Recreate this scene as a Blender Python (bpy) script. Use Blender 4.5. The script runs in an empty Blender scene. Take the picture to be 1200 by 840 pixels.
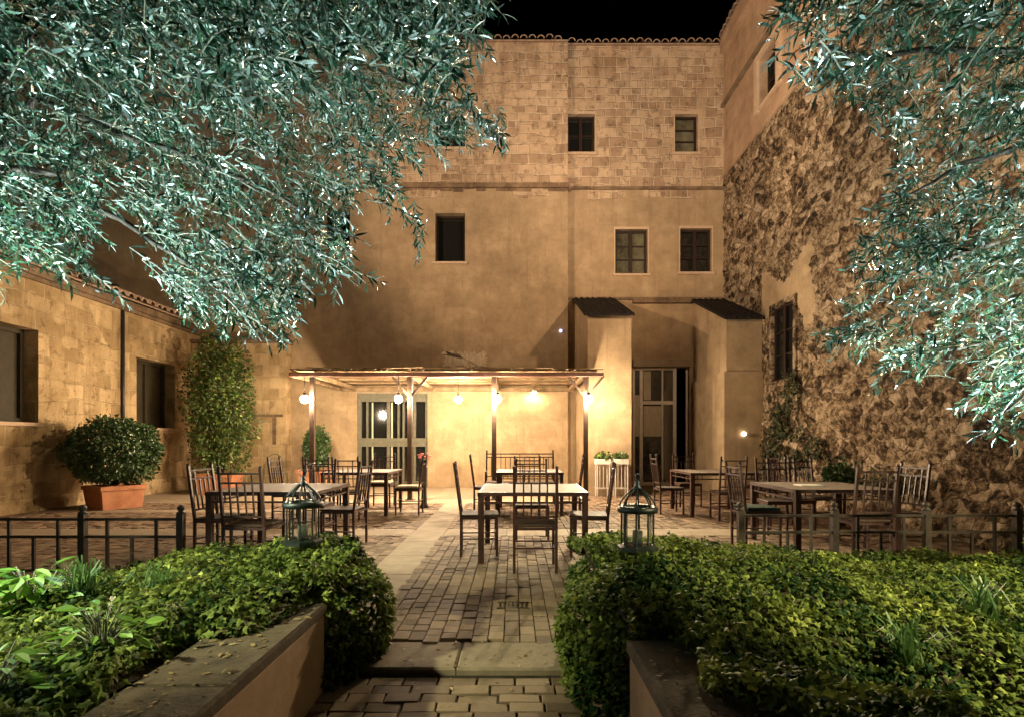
import bpy, math, random
import numpy as np
from mathutils import Vector, Matrix, noise
random.seed(7); rng = np.random.default_rng(11)
scn = bpy.context.scene
col = scn.collection
F = 640.0; CX = 602.0; HY = 517.0; EYE = 1.28
R = math.radians
def X(px, D): return (px - CX) / F * D
def Z(py, D): return EYE + (HY - py) / F * D

# ---------------------------------------------------------------- helpers
class MB:
    """collects faces for one mesh"""
    def __init__(s): s.v = []; s.f = []; s.m = []; s.sm = []
    def face(s, pts, m=0, smooth=False):
        n = len(s.v); s.v += [tuple(p) for p in pts]; s.f.append(list(range(n, n+len(pts)))); s.m.append(m); s.sm.append(smooth)
    def add(s, vs, fs, m=0, smooth=False):
        n = len(s.v); s.v += [tuple(p) for p in vs]
        for f in fs: s.f.append([n+i for i in f]); s.m.append(m); s.sm.append(smooth)
    def box(s, x0, x1, y0, y1, z0, z1, m=0, ch=0.0):
        if ch <= 0:
            vs = [(x, y, z) for z in (z0, z1) for y in (y0, y1) for x in (x0, x1)]
            s.add(vs, [(0,2,3,1),(4,5,7,6),(0,1,5,4),(2,6,7,3),(0,4,6,2),(1,3,7,5)], m)
        else:
            c = ch
            vs = []
            for zz, i in ((z0, c), (z0+c, 0), (z1-c, 0), (z1, c)):
                vs += [(x0+i+0, y0+i, zz), (x1-i, y0+i, zz), (x1-i, y1-i, zz), (x0+i, y1-i, zz)]
            fs = [(3,2,1,0), (12,13,14,15)]
            for k in range(3):
                for j in range(4):
                    a = k*4+j; b = k*4+(j+1) % 4
                    fs.append((a, b, b+4, a+4))
            s.add(vs, fs, m)
    def bar(s, a, b, w, h=None, m=0, up=(0, 0, 1)):
        h = h or w
        a = Vector(a); b = Vector(b); d = (b-a).normalized(); u = Vector(up)
        if abs(d.dot(u)) > .98: u = Vector((0, 1, 0))
        sx = d.cross(u).normalized()*w/2; sy = sx.cross(d).normalized()*h/2
        vs = [a-sx-sy, a+sx-sy, a+sx+sy, a-sx+sy, b-sx-sy, b+sx-sy, b+sx+sy, b-sx+sy]
        s.add(vs, [(3,2,1,0),(4,5,6,7),(0,1,5,4),(1,2,6,5),(2,3,7,6),(3,0,4,7)], m)
    def tube(s, pts, rad, seg=8, m=0, cap=True):
        pts = [Vector(p) for p in pts]
        if not hasattr(rad, '__len__'): rad = [rad]*len(pts)
        rings = []; vs = []
        ref = Vector((.31, .2, .93))
        for i, p in enumerate(pts):
            d = (pts[min(i+1, len(pts)-1)] - pts[max(i-1, 0)]).normalized()
            r0 = ref if abs(d.dot(ref.normalized())) < .95 else Vector((1, 0, 0))
            a = d.cross(r0).normalized(); b = d.cross(a)
            ref = b.cross(d) * 0 + ref
            for k in range(seg):
                t = 2*math.pi*k/seg
                vs.append(p + (a*math.cos(t)+b*math.sin(t))*rad[i])
        fs = []
        for i in range(len(pts)-1):
            for k in range(seg):
                k2 = (k+1) % seg
                fs.append((i*seg+k, i*seg+k2, (i+1)*seg+k2, (i+1)*seg+k))
        if cap:
            fs.append(tuple(range(seg-1, -1, -1))); fs.append(tuple(range((len(pts)-1)*seg, len(pts)*seg)))
        s.add(vs, fs, m, True)
    def lathe(s, prof, c=(0, 0, 0), seg=20, m=0, smooth=True):
        vs = []; fs = []
        for r, z in prof:
            for k in range(seg):
                t = 2*math.pi*k/seg; vs.append((c[0]+r*math.cos(t), c[1]+r*math.sin(t), c[2]+z))
        for i in range(len(prof)-1):
            for k in range(seg):
                k2 = (k+1) % seg; fs.append((i*seg+k, i*seg+k2, (i+1)*seg+k2, (i+1)*seg+k))
        s.add(vs, fs, m, smooth)
    def build(s, name, mats, parent=None):
        me = bpy.data.meshes.new(name); me.from_pydata(s.v, [], s.f)
        if not isinstance(mats, (list, tuple)): mats = [mats]
        for mm in mats: me.materials.append(mm)
        me.polygons.foreach_set('material_index', s.m); me.polygons.foreach_set('use_smooth', s.sm)
        me.update()
        o = bpy.data.objects.new(name, me); col.objects.link(o)
        if parent: o.parent = parent
        return o
def tag(o, label=None, cat=None, group=None, kind=None):
    if label: o['label'] = label
    if cat: o['category'] = cat
    if group: o['group'] = group
    if kind: o['kind'] = kind
    return o
def thing(name, label, cat, loc=(0, 0, 0), rz=0, group=None):
    o = bpy.data.objects.new(name, None); col.objects.link(o); o.empty_display_size = .1
    o.location = loc; o.rotation_euler = (0, 0, rz)
    return tag(o, label, cat, group)
def copy_tree(o, parent=None):
    c = o.copy(); col.objects.link(c)
    if parent: c.parent = parent
    for ch in list(o.children): copy_tree(ch, c)
    return c

# ---------------------------------------------------------------- materials
def mat(name, base=(.5,.5,.5), rough=.7, spec=.3, metal=0, emis=None, estr=0):
    m = bpy.data.materials.new(name); m.use_nodes = True
    b = m.node_tree.nodes['Principled BSDF']
    b.inputs['Base Color'].default_value = (*base, 1); b.inputs['Roughness'].default_value = rough
    b.inputs['Specular IOR Level'].default_value = spec; b.inputs['Metallic'].default_value = metal
    if emis: b.inputs['Emission Color'].default_value = (*emis, 1); b.inputs['Emission Strength'].default_value = estr
    return m
def N(m, t, **kw):
    n = m.node_tree.nodes.new(t)
    for k, v in kw.items():
        if k in n.inputs.keys(): n.inputs[k].default_value = v
        else: setattr(n, k, v)
    return n
def L(m, a, b): m.node_tree.links.new(a, b)
def ramp(m, fac, stops, interp='LINEAR'):
    r = N(m, 'ShaderNodeValToRGB'); r.color_ramp.interpolation = interp
    e = r.color_ramp.elements
    while len(e) < len(stops): e.new(.5)
    for i, (p, c) in enumerate(stops): e[i].position = p; e[i].color = (*c, 1) if len(c) == 3 else c
    L(m, fac, r.inputs[0]); return r.outputs[0]
def mixc(m, fac, a, b, bt='MIX'):
    n = N(m, 'ShaderNodeMix', data_type='RGBA', blend_type=bt)
    for i, s in ((0, fac), (6, a), (7, b)):
        if hasattr(s, 'is_output'): L(m, s, n.inputs[i])
        else: n.inputs[i].default_value = s if i == 0 else (*s, 1)
    return n.outputs[2]
def mth(m, op, a, b=0.0):
    n = N(m, 'ShaderNodeMath', operation=op)
    for i, s in ((0, a), (1, b)):
        if hasattr(s, 'is_output'): L(m, s, n.inputs[i])
        else: n.inputs[i].default_value = s
    return n.outputs[0]
def coords(m):
    g = N(m, 'ShaderNodeTexCoord'); return g.outputs['Object']
def nz(m, co, scale, detail=4, rough=.55, scl=None, out='Fac'):
    if scl:
        mp = N(m, 'ShaderNodeMapping'); mp.inputs['Scale'].default_value = scl; L(m, co, mp.inputs[0]); co = mp.outputs[0]
    n = N(m, 'ShaderNodeTexNoise'); n.inputs['Scale'].default_value = scale; n.inputs['Detail'].default_value = detail
    n.inputs['Roughness'].default_value = rough; L(m, co, n.inputs['Vector']); return n.outputs[out]
def bump(m, h, strength=.4, dist=.02, prev=None):
    b = N(m, 'ShaderNodeBump'); b.inputs['Strength'].default_value = strength; b.inputs['Distance'].default_value = dist
    L(m, h, b.inputs['Height'])
    if prev: L(m, prev, b.inputs['Normal'])
    return b.outputs[0]
def noisy(name, c1, c2, scale=6, rough=.8, bs=.3, bd=.01, spec=.25, metal=0, scl=None):
    m = mat(name, c1, rough, spec, metal); b = m.node_tree.nodes['Principled BSDF']; co = coords(m)
    n = nz(m, co, scale, 6, .6, scl); n2 = nz(m, co, scale*9, 4, .6, scl)
    mx = mth(m, 'ADD', mth(m, 'MULTIPLY', n, .7), mth(m, 'MULTIPLY', n2, .3))
    L(m, ramp(m, mx, [(.35, c1), (.65, c2)]), b.inputs['Base Color'])
    L(m, bump(m, mx, bs, bd), b.inputs['Normal']); return m
def ashlar(name, c1, c2, mortar, bw, bh, bs=.5, amt=1.0, wob=.06, mort=.014, stain=(.12,.075,.04), stainamt=.6):
    m = mat(name, c1, .88, .15); b = m.node_tree.nodes['Principled BSDF']; co = coords(m)
    sp = N(m, 'ShaderNodeSeparateXYZ'); L(m, co, sp.inputs[0])
    u = mth(m, 'ADD', sp.outputs[0], sp.outputs[1])
    cb = N(m, 'ShaderNodeCombineXYZ'); L(m, u, cb.inputs[0]); L(m, sp.outputs[2], cb.inputs[1])
    wn = nz(m, co, 1.3, 3, .5, out='Color')
    wv = N(m, 'ShaderNodeVectorMath', operation='SCALE'); L(m, wn, wv.inputs[0]); wv.inputs['Scale'].default_value = wob
    va = N(m, 'ShaderNodeVectorMath', operation='ADD'); L(m, cb.outputs[0], va.inputs[0]); L(m, wv.outputs[0], va.inputs[1])
    def brick(w, h, off):
        br = N(m, 'ShaderNodeTexBrick'); br.offset = off; br.squash = .7; br.squash_frequency = 3
        br.inputs['Scale'].default_value = 1; br.inputs['Brick Width'].default_value = w; br.inputs['Row Height'].default_value = h
        br.inputs['Mortar Size'].default_value = mort; br.inputs['Mortar Smooth'].default_value = .35; br.inputs['Bias'].default_value = 0
        br.inputs['Color1'].default_value = (0,0,0,1); br.inputs['Color2'].default_value = (1,1,1,1); br.inputs['Mortar'].default_value = (.5,.5,.5,1)
        L(m, va.outputs[0], br.inputs['Vector']); return br
    br = brick(bw, bh, .43); br2 = brick(bw*.62, bh*.74, .37)
    msk = ramp(m, nz(m, co, .8, 2, .5), [(.49, (0,0,0)), (.51, (1,1,1))])
    brC = mixc(m, msk, br.outputs['Color'], br2.outputs['Color']); 
    brF = mth(m, 'ADD', mth(m, 'MULTIPLY', br.outputs['Fac'], mth(m, 'SUBTRACT', 1, msk)), mth(m, 'MULTIPLY', br2.outputs['Fac'], msk))
    n1 = nz(m, co, 2.2, 7, .62); n2 = nz(m, co, 26, 5, .65); n3 = nz(m, co, .55, 5, .6)
    tone = mth(m, 'ADD', mth(m, 'MULTIPLY', brC, .46*amt), mth(m, 'MULTIPLY', n1, .75))
    tone = mth(m, 'ADD', tone, mth(m, 'MULTIPLY', n2, .22))
    c = ramp(m, tone, [(.3, tuple(x*.62 for x in c1)), (.55, c1), (.8, c2), (1.05 if False else 1.0, tuple(min(1, x*1.12) for x in c2))])
    c = mixc(m, mth(m, 'MULTIPLY', mth(m, 'MULTIPLY', brF, ramp(m, nz(m, co, 3.1, 4, .6), [(.38, (.15,.15,.15)), (.6, (1,1,1))])), .6*amt), c, mortar)
    st = nz(m, co, 1.6, 8, .72, (1.5, 1.5, .45))
    sf = ramp(m, st, [(.52, (0,0,0)), (.68, (1,1,1))])
    pt = nz(m, co, 5.5, 8, .75); pf = ramp(m, pt, [(.56, (0,0,0)), (.66, (1,1,1))])
    c = mixc(m, mth(m, 'MULTIPLY', sf, stainamt*.55), c, stain)
    c = mixc(m, mth(m, 'MULTIPLY', pf, stainamt*.5), c, stain)
    dr = ramp(m, nz(m, co, 1.0, 6, .65, (5, 5, .28)), [(.54, (0,0,0)), (.72, (1,1,1))])
    c = mixc(m, mth(m, 'MULTIPLY', dr, .6), c, tuple(x*.62 for x in c1))
    sk_ = ramp(m, nz(m, co, 34, 3, .7), [(.62, (0,0,0)), (.70, (1,1,1))]); c = mixc(m, mth(m, 'MULTIPLY', sk_, .35), c, stain)
    L(m, c, b.inputs['Base Color'])
    h = mth(m, 'SUBTRACT', mth(m, 'ADD', mth(m, 'MULTIPLY', n2, .35), mth(m, 'MULTIPLY', n1, .6)), mth(m, 'MULTIPLY', brF, .5*amt))
    h = mth(m, 'ADD', h, mth(m, 'MULTIPLY', brC, .15*amt))
    h = mth(m, 'SUBTRACT', h, mth(m, 'MULTIPLY', pf, .25))
    L(m, bump(m, h, bs, .05), b.inputs['Normal']); return m
def leafmat(name, top, top2, under, trans=.25, rough=.4, spec=.4, tip=None):
    m = mat(name, top, rough, spec); b = m.node_tree.nodes['Principled BSDF']
    at = N(m, 'ShaderNodeAttribute'); at.attribute_name = 'tone'
    stops = [(0, top), (.6, top2)] + ([(.85, top2), (1, tip)] if tip else [])
    c = ramp(m, at.outputs['Fac'], stops)
    ge = N(m, 'ShaderNodeNewGeometry')
    c2 = mixc(m, ge.outputs['Backfacing'], c, under) if under else c
    L(m, c2, b.inputs['Base Color'])
    tr = N(m, 'ShaderNodeBsdfTranslucent'); L(m, c2, tr.inputs[0])
    mx = N(m, 'ShaderNodeMixShader'); mx.inputs[0].default_value = trans
    out = m.node_tree.nodes['Material Output']
    L(m, b.outputs[0], mx.inputs[1]); L(m, tr.outputs[0], mx.inputs[2]); L(m, mx.outputs[0], out.inputs[0]); return m

M = {}
M['ashlar'] = ashlar('upper_ashlar', (.35,.235,.145), (.50,.355,.225), (.66,.52,.36), .50, .285, 1.0, .95, .16, .022, stainamt=1.0)
M['ashlar_smooth'] = ashlar('smooth_ashlar', (.38,.25,.155), (.50,.345,.22), (.5,.37,.24), .8, .4, .35, .35, .05, .008, stainamt=.5)
M['plaster'] = ashlar('stone_render', (.35,.25,.145), (.50,.37,.225), (.33,.23,.13), 1.15, .62, .3, .2, .02, .006, (.24,.155,.085), .6)
M['golden'] = ashlar('golden_ashlar', (.33,.225,.11), (.52,.37,.20), (.62,.48,.29), .72, .42, .95, .75, .14, .014, (.16,.09,.035), .8)
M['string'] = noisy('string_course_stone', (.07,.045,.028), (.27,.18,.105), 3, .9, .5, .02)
M['sill'] = noisy('sill_stone', (.44,.31,.2), (.54,.39,.26), 8, .8, .2)
M['step'] = noisy('step_stone', (.14,.10,.065), (.27,.20,.13), 3, .8, .5, .012)
M['slab'] = noisy('threshold_stone', (.21,.16,.105), (.33,.255,.17), 5, .75, .3, .008)
M['wallstone'] = noisy('planter_stone', (.33,.215,.13), (.47,.31,.19), 3.5, .9, .55, .015)
M['coping'] = noisy('coping_stone', (.055,.04,.026), (.14,.10,.062), 7, .95, .7, .02)
M['tile'] = noisy('roof_tile', (.24,.15,.10), (.46,.32,.22), 9, .85, .4)
M['darktile'] = noisy('dark_roof_tile', (.008,.006,.005), (.02,.014,.012), 9, .8, .4)
M['wood'] = noisy('dark_wood', (.016,.009,.006), (.034,.018,.011), 10, .55, .3, .004, scl=(1,1,6))
M['beam'] = noisy('pergola_beam_paint', (.05,.022,.014), (.10,.045,.028), 8, .6, .3, .004)
M['postpaint'] = noisy('pergola_post_paint', (.035,.022,.015), (.075,.045,.03), 8, .5, .3, .004)
M['reed'] = noisy('reed_cane', (.12,.08,.042), (.32,.22,.12), 5, .8, .3, .004)
M['iron'] = noisy('brown_iron', (.030,.012,.010), (.06,.022,.016), 20, .42, .25, .002, .5)
M['fence'] = noisy('fence_iron', (.018,.012,.009), (.05,.032,.022), 20, .55, .3, .002, .3)
M['lantern'] = noisy('lantern_metal', (.005,.009,.008), (.012,.02,.017), 20, .45, .25, .002, .6)
M['tabletop'] = noisy('table_tile_top', (.12,.085,.062), (.21,.15,.11), 12, .7, .2, .002, .5)
M['cushion'] = noisy('pale_cushion', (.5,.42,.3), (.62,.52,.38), 20, .9, .2, .004)
M['darkseat'] = noisy('dark_seat', (.035,.02,.014), (.07,.04,.028), 30, .7, .4, .004)
M['greenseat'] = noisy('dark_green_cushion', (.012,.03,.022), (.025,.05,.035), 20, .9, .2, .004)
M['white'] = noisy('white_paint', (.62,.56,.46), (.74,.68,.58), 10, .5, .1)
M['greyframe'] = noisy('grey_frame_paint', (.085,.082,.052), (.15,.14,.095), 10, .45, .1)
M['terracotta'] = noisy('terracotta', (.28,.11,.05), (.46,.20,.10), 5, .8, .3, .006)
M['soil'] = noisy('soil', (.02,.013,.008), (.05,.035,.02), 14, .95, .8, .02)
M['bark'] = noisy('olive_bark', (.03,.024,.018), (.09,.072,.055), 12, .9, .9, .02, scl=(1,1,.3))
M['twig'] = mat('green_twig', (.16,.17,.11), .6)
M['glass'] = mat('dark_window_glass', (.012,.012,.010), .06, .9)
M['pane'] = noisy('curtained_glass', (.03,.027,.018), (.15,.14,.085), 2.8, .12, 0, .001, .8)
M['shutter'] = noisy('shutter_wood', (.035,.028,.014), (.06,.045,.024), 7, .6, .2)
M['pale_panel'] = noisy('pale_streaked', (.35,.31,.22), (.6,.53,.38), 5, .8, .2, scl=(6,6,.7))
M['paper'] = mat('menu_paper', (.75,.7,.6), .7)
M['pot_dark'] = mat('dark_glaze', (.03,.03,.028), .3, .6)
M['olive'] = leafmat('olive_leaf', (.006,.026,.012), (.022,.075,.034), (.3,.4,.35), .02, .24, .9, (.10,.17,.04))
_m = M['olive']; _n = [n for n in _m.node_tree.nodes if n.bl_idname == 'ShaderNodeMix'][0]
_a = [n for n in _m.node_tree.nodes if n.bl_idname == 'ShaderNodeAttribute'][0]
L(_m, ramp(_m, _a.outputs['Fac'], [(0, (.012,.05,.025)), (.5, (.035,.09,.06)), (.74, (.22,.31,.26)), (1, (.55,.66,.6))]), _n.inputs[7])
M['ivy'] = leafmat('ivy_leaf', (.015,.04,.010), (.17,.21,.042), None, .25, .55, .10, (.42,.47,.11))
M['bush'] = leafmat('bush_leaf', (.012,.035,.010), (.05,.095,.025), None, .12, .35, .5)
M['climber'] = leafmat('climber_leaf', (.008,.02,.006), (.08,.13,.025), None, .25, .45, .4, (.35,.42,.08))
M['broad'] = leafmat('broad_leaf', (.10,.22,.03), (.22,.38,.06), None, .3, .45, .4)
M['grass'] = leafmat('grass_blade', (.03,.08,.02), (.10,.18,.05), None, .3, .45, .4)
M['flower'] = mat('pink_petal', (.75,.22,.2), .6)
M['bulb'] = mat('lit_globe', (1,1,1), .5, emis=(1,.77,.52), estr=1850)
M['dimbulb'] = mat('lit_downlight', (1,1,1), .5, emis=(1,.75,.48), estr=900)
M['smallglow'] = mat('lit_lens', (1,1,1), .5, emis=(1,.85,.65), estr=8)
M['lens'] = mat('blue_glow', (.2,.2,.5), .2, emis=(.6,.6,1), estr=2.5)
M['coldlens'] = mat('lit_cold_lens', (1,1,1), .5, emis=(.6,.95,1), estr=12)

# rubble
def rubble():
    m = mat('rubble_stone', (.3,.2,.1), .92, .12); b = m.node_tree.nodes['Principled BSDF']; co = coords(m)
    wn = nz(m, co, 2.5, 4, .6, out='Color')
    wv = N(m, 'ShaderNodeVectorMath', operation='SCALE'); L(m, wn, wv.inputs[0]); wv.inputs['Scale'].default_value = .35
    va = N(m, 'ShaderNodeVectorMath', operation='ADD'); L(m, co, va.inputs[0]); L(m, wv.outputs[0], va.inputs[1])
    mp = N(m, 'ShaderNodeMapping'); mp.inputs['Scale'].default_value = (1, 3.4, 4.8); L(m, va.outputs[0], mp.inputs[0])
    vo = N(m, 'ShaderNodeTexVoronoi', feature='DISTANCE_TO_EDGE'); L(m, mp.outputs[0], vo.inputs['Vector']); vo.inputs['Scale'].default_value = 1.3
    vc = N(m, 'ShaderNodeTexVoronoi'); L(m, mp.outputs[0], vc.inputs['Vector']); vc.inputs['Scale'].default_value = 1.3
    sep = N(m, 'ShaderNodeSeparateColor'); L(m, vc.outputs['Color'], sep.inputs[0])
    n1 = nz(m, co, 1.1, 8, .68); n2 = nz(m, co, 9, 8, .72); n3 = nz(m, co, 30, 4, .6)
    t = mth(m, 'ADD', mth(m, 'MULTIPLY', n2, .82), mth(m, 'MULTIPLY', sep.outputs[0], .2))
    c = ramp(m, t, [(.38, (.03,.02,.013)), (.46, (.16,.105,.06)), (.54, (.38,.275,.165)), (.68, (.62,.47,.32))])
    spz = N(m, 'ShaderNodeSeparateXYZ'); L(m, co, spz.inputs[0])
    pl = mth(m, 'ADD', n1, mth(m, 'MULTIPLY', spz.outputs[2], -.004))
    pf = ramp(m, pl, [(.60, (0,0,0)), (.64, (1,1,1))])
    c = mixc(m, mth(m, 'MULTIPLY', pf, .8), c, (.44,.32,.18))
    edge = ramp(m, vo.outputs[0], [(0, (1,1,1)), (.06, (0,0,0))])
    ef = mth(m, 'MULTIPLY', edge, mth(m, 'SUBTRACT', 1, pf))
    c = mixc(m, mth(m, 'MULTIPLY', ef, .38), c, (.1,.06,.03))
    L(m, c, b.inputs['Base Color'])
    h = mth(m, 'ADD', mth(m, 'MULTIPLY', n2, 1.0), mth(m, 'MULTIPLY', n3, .3))
    h = mth(m, 'SUBTRACT', h, mth(m, 'MULTIPLY', ef, .4)); h = mth(m, 'ADD', h, mth(m, 'MULTIPLY', pf, .1))
    L(m, bump(m, h, 1.0, .11), b.inputs['Normal']); return m
M['rubble'] = rubble()
def sett(name, cols):
    m = mat(name, cols[0], .75, .2); b = m.node_tree.nodes['Principled BSDF']; co = coords(m)
    at = N(m, 'ShaderNodeAttribute'); at.attribute_name = 'tone'
    n2 = nz(m, co, 40, 4, .65); n1 = nz(m, co, .8, 4, .6)
    t = mth(m, 'ADD', mth(m, 'MULTIPLY', at.outputs['Fac'], .55), mth(m, 'MULTIPLY', n2, .3)); t = mth(m, 'ADD', t, mth(m, 'MULTIPLY', n1, .3))
    L(m, ramp(m, t, [(.2, cols[0]), (.6, cols[1]), (.95, cols[2])]), b.inputs['Base Color'])
    L(m, bump(m, n2, .5, .006), b.inputs['Normal']); return m
M['sett'] = sett('stone_sett', [(.09,.055,.035), (.18,.12,.075), (.29,.20,.125)])

# ---------------------------------------------------------------- array meshes (leaves, setts)
def array_mesh(name, mats, tv, tf, org, ax, ay, az, tone, parent=None, extra=None, matidx=None):
    """tv (n,3) template, placed by origin and three scaled axes each (K,3)"""
    tv = np.array(tv, float); K = len(org); n = len(tv)
    V = org[:, None, :] + tv[None, :, 0, None]*ax[:, None, :] + tv[None, :, 1, None]*ay[:, None, :] + tv[None, :, 2, None]*az[:, None, :]
    V = V.reshape(-1, 3)
    ll = [len(f) for f in tf]; loops = np.concatenate([np.array(f) for f in tf]); nl = len(loops)
    LI = (np.arange(K)[:, None]*n + loops[None, :]).reshape(-1)
    tot = np.tile(np.array(ll), K); start = np.concatenate([[0], np.cumsum(tot)[:-1]])
    tn = np.repeat(tone, n)
    if extra is not None:                       # an MB with stems
        base = len(V); ev = np.array(extra.v, float).reshape(-1, 3)
        V = np.vstack([V, ev]); el = []; et = []
        for f in extra.f: el += [base+i for i in f]; et.append(len(f))
        nf0 = len(tot)
        LI = np.concatenate([LI, np.array(el, int)]); tot = np.concatenate([tot, np.array(et, int)])
        start = np.concatenate([[0], np.cumsum(tot)[:-1]]); tn = np.concatenate([tn, np.zeros(len(ev))])
    me = bpy.data.meshes.new(name)
    me.vertices.add(len(V)); me.vertices.foreach_set('co', V.astype(np.float32).reshape(-1))
    me.loops.add(len(LI)); me.loops.foreach_set('vertex_index', LI.astype(np.int32))
    me.polygons.add(len(tot)); me.polygons.foreach_set('loop_start', start.astype(np.int32)); me.polygons.foreach_set('loop_total', tot.astype(np.int32))
    if extra is not None:
        mi = np.zeros(len(tot), np.int32); mi[nf0:] = 1; me.polygons.foreach_set('material_index', mi)
    for mm in (mats if isinstance(mats, list) else [mats]): me.materials.append(mm)
    me.polygons.foreach_set('use_smooth', np.zeros(len(tot), bool))
    me.update(calc_edges=True); me.validate()
    a = me.attributes.new('tone', 'FLOAT', 'POINT'); a.data.foreach_set('value', tn.astype(np.float32))
    o = bpy.data.objects.new(name, me); col.objects.link(o)
    if parent: o.parent = parent
    return o
def unit(a): return a/np.maximum(np.linalg.norm(a, axis=1, keepdims=True), 1e-9)
def frames(d, nrm):
    """length axis d, approximate normal nrm -> side, d, normal"""
    d = unit(d); s = unit(np.cross(d, nrm)); n = np.cross(s, d); return s, d, n
OLIVE_T = ([(0,0,0), (.5,.3,.04), (-.5,.3,.04), (.46,.65,.03), (-.46,.65,.03), (0,1,-.06)], [(0,1,2), (1,3,4,2), (3,5,4)])
IVY_T = ([(0,.35,.1), (0,.02,0), (.4,-.08,-.02), (.55,.32,-.05), (.2,.52,0), (0,1,-.1), (-.2,.52,0), (-.55,.32,-.05), (-.4,-.08,-.02)],
         [(0,1,2), (0,2,3), (0,3,4), (0,4,5), (0,5,6), (0,6,7), (0,7,8), (0,8,1)])
OVAL_T = ([(0,0,0), (.35,.25,.05), (.45,.55,.05), (.25,.85,0), (0,1,-.08), (-.25,.85,0), (-.45,.55,.05), (-.35,.25,.05), (0,.5,-.03)],
          [(8,0,1), (8,1,2), (8,2,3), (8,3,4), (8,4,5), (8,5,6), (8,6,7), (8,7,0)])

# ---------------------------------------------------------------- ground
g = MB(); g.box(-60, 60, -40, 80, -1.2, -.30); tag(g.build('ground', M['soil']), kind='structure')
SX0, SX1, SY0, SY1 = -9.0, 6.6, 3.5, 15.6
t = MB(); t.box(SX0, SX1, SY0, 16.2, -.29, -.024); tag(t.build('terrace_bed', M['soil']), kind='structure')
def setts(name, lanes, w, l, along, x0, x1, y0, y1, skip, zoff=0):
    org = []; dims = []
    if along == 'y':
        k = 0; x = x0
        while x < x1:
            y = y0 - random.random()*l; 
            while y < y1:
                ll = l*random.uniform(.8, 1.25); cx, cy = x+w/2, y+ll/2
                if y > y0-l*.45 and y+ll < y1+l*.5 and not skip(cx, cy): org.append((cx, cy)); dims.append((w, ll))
                y += ll
            x += w
    else:
        y = y0; r = 0
        while y < y1:
            x = x0 - random.random()*l
            while x < x1:
                ll = l*random.uniform(.85, 1.15); cx, cy = x+ll/2, y+w/2
                if not skip(cx, cy): org.append((cx, cy)); dims.append((ll, w))
                x += ll
            y += w
    K = len(org); o = np.zeros((K, 3)); o[:, :2] = org; o[:, 2] = zoff + rng.normal(0, .003, K)
    dm = np.array(dims); ax = np.zeros((K, 3)); ay = np.zeros((K, 3)); az = np.zeros((K, 3))
    a = rng.normal(0, .018, K)
    ax[:, 0] = dm[:, 0]*np.cos(a); ax[:, 1] = dm[:, 0]*np.sin(a); ay[:, 0] = -dm[:, 1]*np.sin(a); ay[:, 1] = dm[:, 1]*np.cos(a); az[:, 2] = 1
    ax[:, 2] = rng.normal(0, .0022, K); ay[:, 2] = rng.normal(0, .0022, K)
    tv = []
    g0 = .472; 
    for z, s in ((-.03, g0), (-.004, g0), (0, g0-.02)):
        tv += [(-s, -s, z), (s, -s, z), (s, s, z), (-s, s, z)]
    tf = [(8, 9, 10, 11)] + [(k*4+j, k*4+(j+1) % 4, k*4+4+(j+1) % 4, k*4+4+j) for k in range(2) for j in range(4)]
    return array_mesh(name, M['sett'], tv, tf, o, ax, ay, az, rng.random(K))
BANDX = (-1.43, -.97)
def is_band(x, y):
    if BANDX[0] < x < BANDX[1]: return True
    if 7.45 < y < 8.05: return True
    if x < BANDX[0] and (9.9 < y < 10.3) : return True
    if y > 14.2: return True
    if y > 11.4 and x < 1.6: return True
    return False
s1 = setts('terrace_setts', None, .104, .135, 'y', -8.8, 6.0, 3.52, 14.2, lambda x, y: is_band(x, y) or (y < 4.7 and (x < -1.3 or x > 1.0)))
tag(s1, kind='structure')
b = MB()
def slabrow(x0, x1, y0, y1, n, alongx, z=-.001):
    for i in range(n):
        if alongx: b.box(x0+(x1-x0)*i/n+.003, x0+(x1-x0)*(i+1)/n-.003, y0+.003, y1-.003, -.03, z+random.uniform(-.001, .001), ch=.003)
        else: b.box(x0+.003, x1-.003, y0+(y1-y0)*i/n+.003, y0+(y1-y0)*(i+1)/n-.003, -.03, z+random.uniform(-.001, .001), ch=.003)
slabrow(-1.43, -.97, 3.52, 11.4, 9, False)
slabrow(-8.8, -1.43, 7.45, 8.05, 8, True); slabrow(-.97, 6.0, 7.45, 8.05, 8, True)
slabrow(-8.8, -1.43, 9.9, 10.3, 8, True)
for i in range(9):
    for j in range(3): b.box(-8.8+i*10.4/9+.003, -8.8+(i+1)*10.4/9-.003, 11.4+j*.935+.003, 11.4+(j+1)*.935-.003, -.03, -.001+random.uniform(-.001, .001), ch=.003)
for j in range(2):
    slabrow(-8.8, 6.0, 14.2+j*.7, 14.9+j*.7, 15, True)
tag(b.build('paving_bands', M['slab']), kind='structure')
b = MB(); b.box(-1.5, -.33, 3.09, 3.5, -.14, .0, ch=.012); b.box(-.325, 1.0, 3.09, 3.5, -.14, -.002, ch=.012)
tag(b.build('path_step', M['step']), kind='structure')
b = MB(); b.box(-1.4, 1.2, -6, 3.088, -.29, -.042); tag(b.build('lower_path_bed', M['soil']), kind='structure')
tag(setts('lower_path_setts', None, .095, .19, 'x', -1.1, .8, -4, 3.03, lambda x, y: False, -.03), kind='structure')
gr = MB()
for k in range(7): gr.box(-.115+k*.034, -.105+k*.034, 4.2, 4.34, -.02, .006)
for yy in (4.19, 4.34): gr.box(-.13, .115, yy, yy+.012, -.02, .007)
gr.box(-.12, .105, 4.2, 4.34, -.03, -.012)
tag(gr.build('drain_grate', M['fence']), 'small dark iron drain grate set in the brick paving', 'drain grate')

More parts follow.
